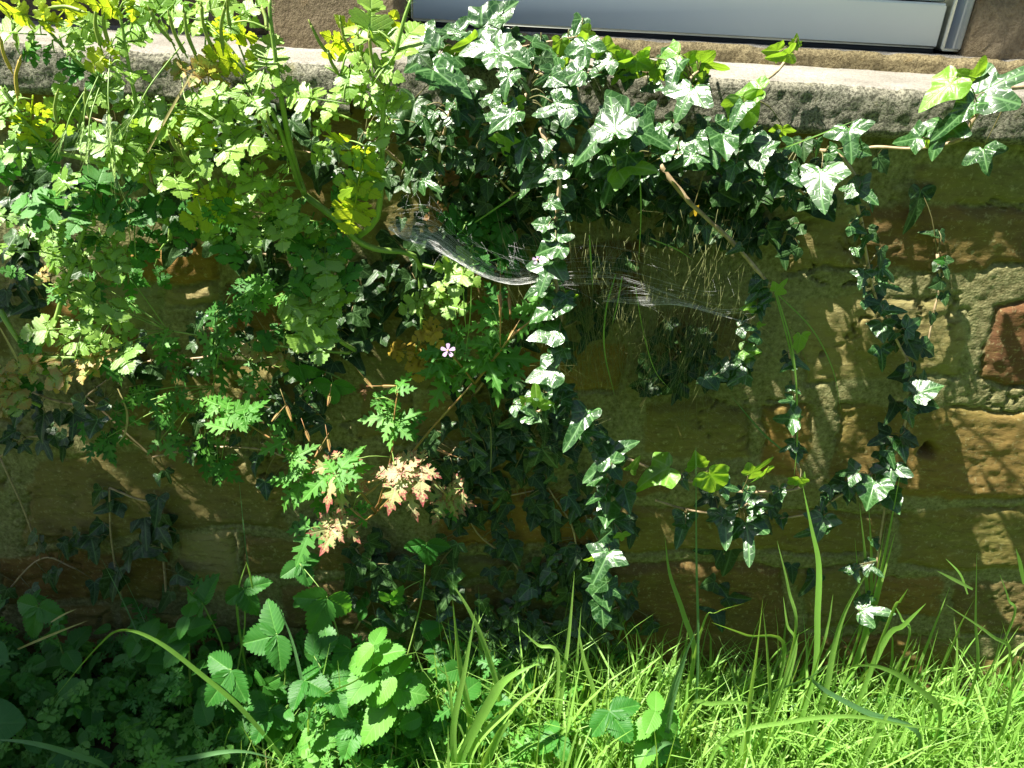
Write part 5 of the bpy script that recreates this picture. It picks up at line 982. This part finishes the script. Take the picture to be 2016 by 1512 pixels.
scatter_leaves('lobed_wall_foot_weeds', 'small bright lobed leaves crowding the soil left of the tall grass', 500, reg(-.80, .12, -.34, -.08), (.03, .15), (.022, .042), [('cel', 0), ('cel', 2), ('rob', 1), ('rob', 4)], 'rob')
turf('outer_lawn', 'lawn grass around and in front of the wall', 7000, reg(-1.6, 1.8, -1.7, -.40), (.02, .055), (.003, .006))

# ------------------------------------------------------------------ tree outside the frame that shades the lower left corner
tr = thing('shade_tree', (-2.6, -.9, 0), 'leafy tree standing left of the wall and shading its lower left corner', 'tree')
mb = MB(); mb.tube([(-2.6, -.9, -.1), (-2.55, -.9, 1.2), (-2.4, -.85, 2.2), (-2.2, -.8, 3.0)], .09, .04, 10, 6, .1); put('trunk', mb.mesh('trunk', MAT['bark']), tr)
mb = MB(); pts = []
for i in range(28):
    t = rnd.uniform(1.9, 2.8); gx = rnd.uniform(-1.2, -.2); gy = rnd.uniform(-.42, .10); c = Vector((gx, gy, 0))+Vector((-.62, -.15, 1))*t; pts.append(c)
    mb.tube([(-2.4, -.85, 2.2), Vector((-2.4, -.85, 2.3)).lerp(c, .5)+Vector((0, 0, .1)), c], .02, .005, 5, 3, .1)
put('branches', mb.mesh('branches', MAT['bark']), tr)
mb = MB(); V = []; v0, f0, u0 = np.array(SHAPE['oval', 0].v), SHAPE['oval', 0].f, SHAPE['oval', 0].uv; b = 0; Fc = []; U = []
for c in pts:
    for k in range(42):
        p = c+Vector((rnd.gauss(0, .12), rnd.gauss(0, .12), rnd.gauss(0, .1))); gx = p.x+.62*p.z; 
        gq = p.y+.15*p.z
        if gx > (rnd.uniform(-.48, -.27) if gq < -.07 else rnd.uniform(-.28, -.02)): continue
        M_ = np.array(leaf_matrix(p, Vector((rnd.uniform(-1, 1), rnd.uniform(-1, 1), -.4)), Vector((rnd.uniform(-.6, .6), rnd.uniform(-.6, .6), 1)), rnd.uniform(.07, .11)))
        V.append(v0 @ M_[:3, :3].T+M_[:3, 3]); Fc += [tuple(q+b for q in t) for t in f0]; U += u0; b += len(v0)
mb.v = [tuple(p) for p in np.concatenate(V)]; mb.f = Fc; mb.uv = U; mb.m = [0]*len(Fc); put('crown', mb.mesh('crown', MAT['broad']), tr)
# unseen leafy screen added behind the viewer to block sky light
hx = np.linspace(-9, 9, 240); hz = np.linspace(-.1, 3.6, 70); X, Z = np.meshgrid(hx, hz); hy = -4.2+.25*fbm(X, Z, 1.2, 7, 5)+.18*fbm(X, Z, 7, 17, 3)-.9*(Z/3.6)**6
h_ = thing('added_hedge', (0, -5, 0), 'tall dark green leafy screen added out of view to block sky light', 'added_hedge')
put('foliage', grid_mesh('foliage', hx, hz, hy, plain('added_hedge_leaves', (.012, .035, .008), (.05, .10, .02), .7, 9), flip=True), h_)
mb = MB(); mb.box(-9, 9, -5.8, -4.9, -.1, 3.4, .1); put('foliage', mb.mesh('added_hedge_core', plain('added_hedge_inside', (.01, .025, .006), (.03, .06, .015), .9, 9)), h_)
print('objects', len(bpy.data.objects), 'YS', YS, 'YP', YP, 'ZT', ZT, 'ZB', ZB, 'ZS', ZS)
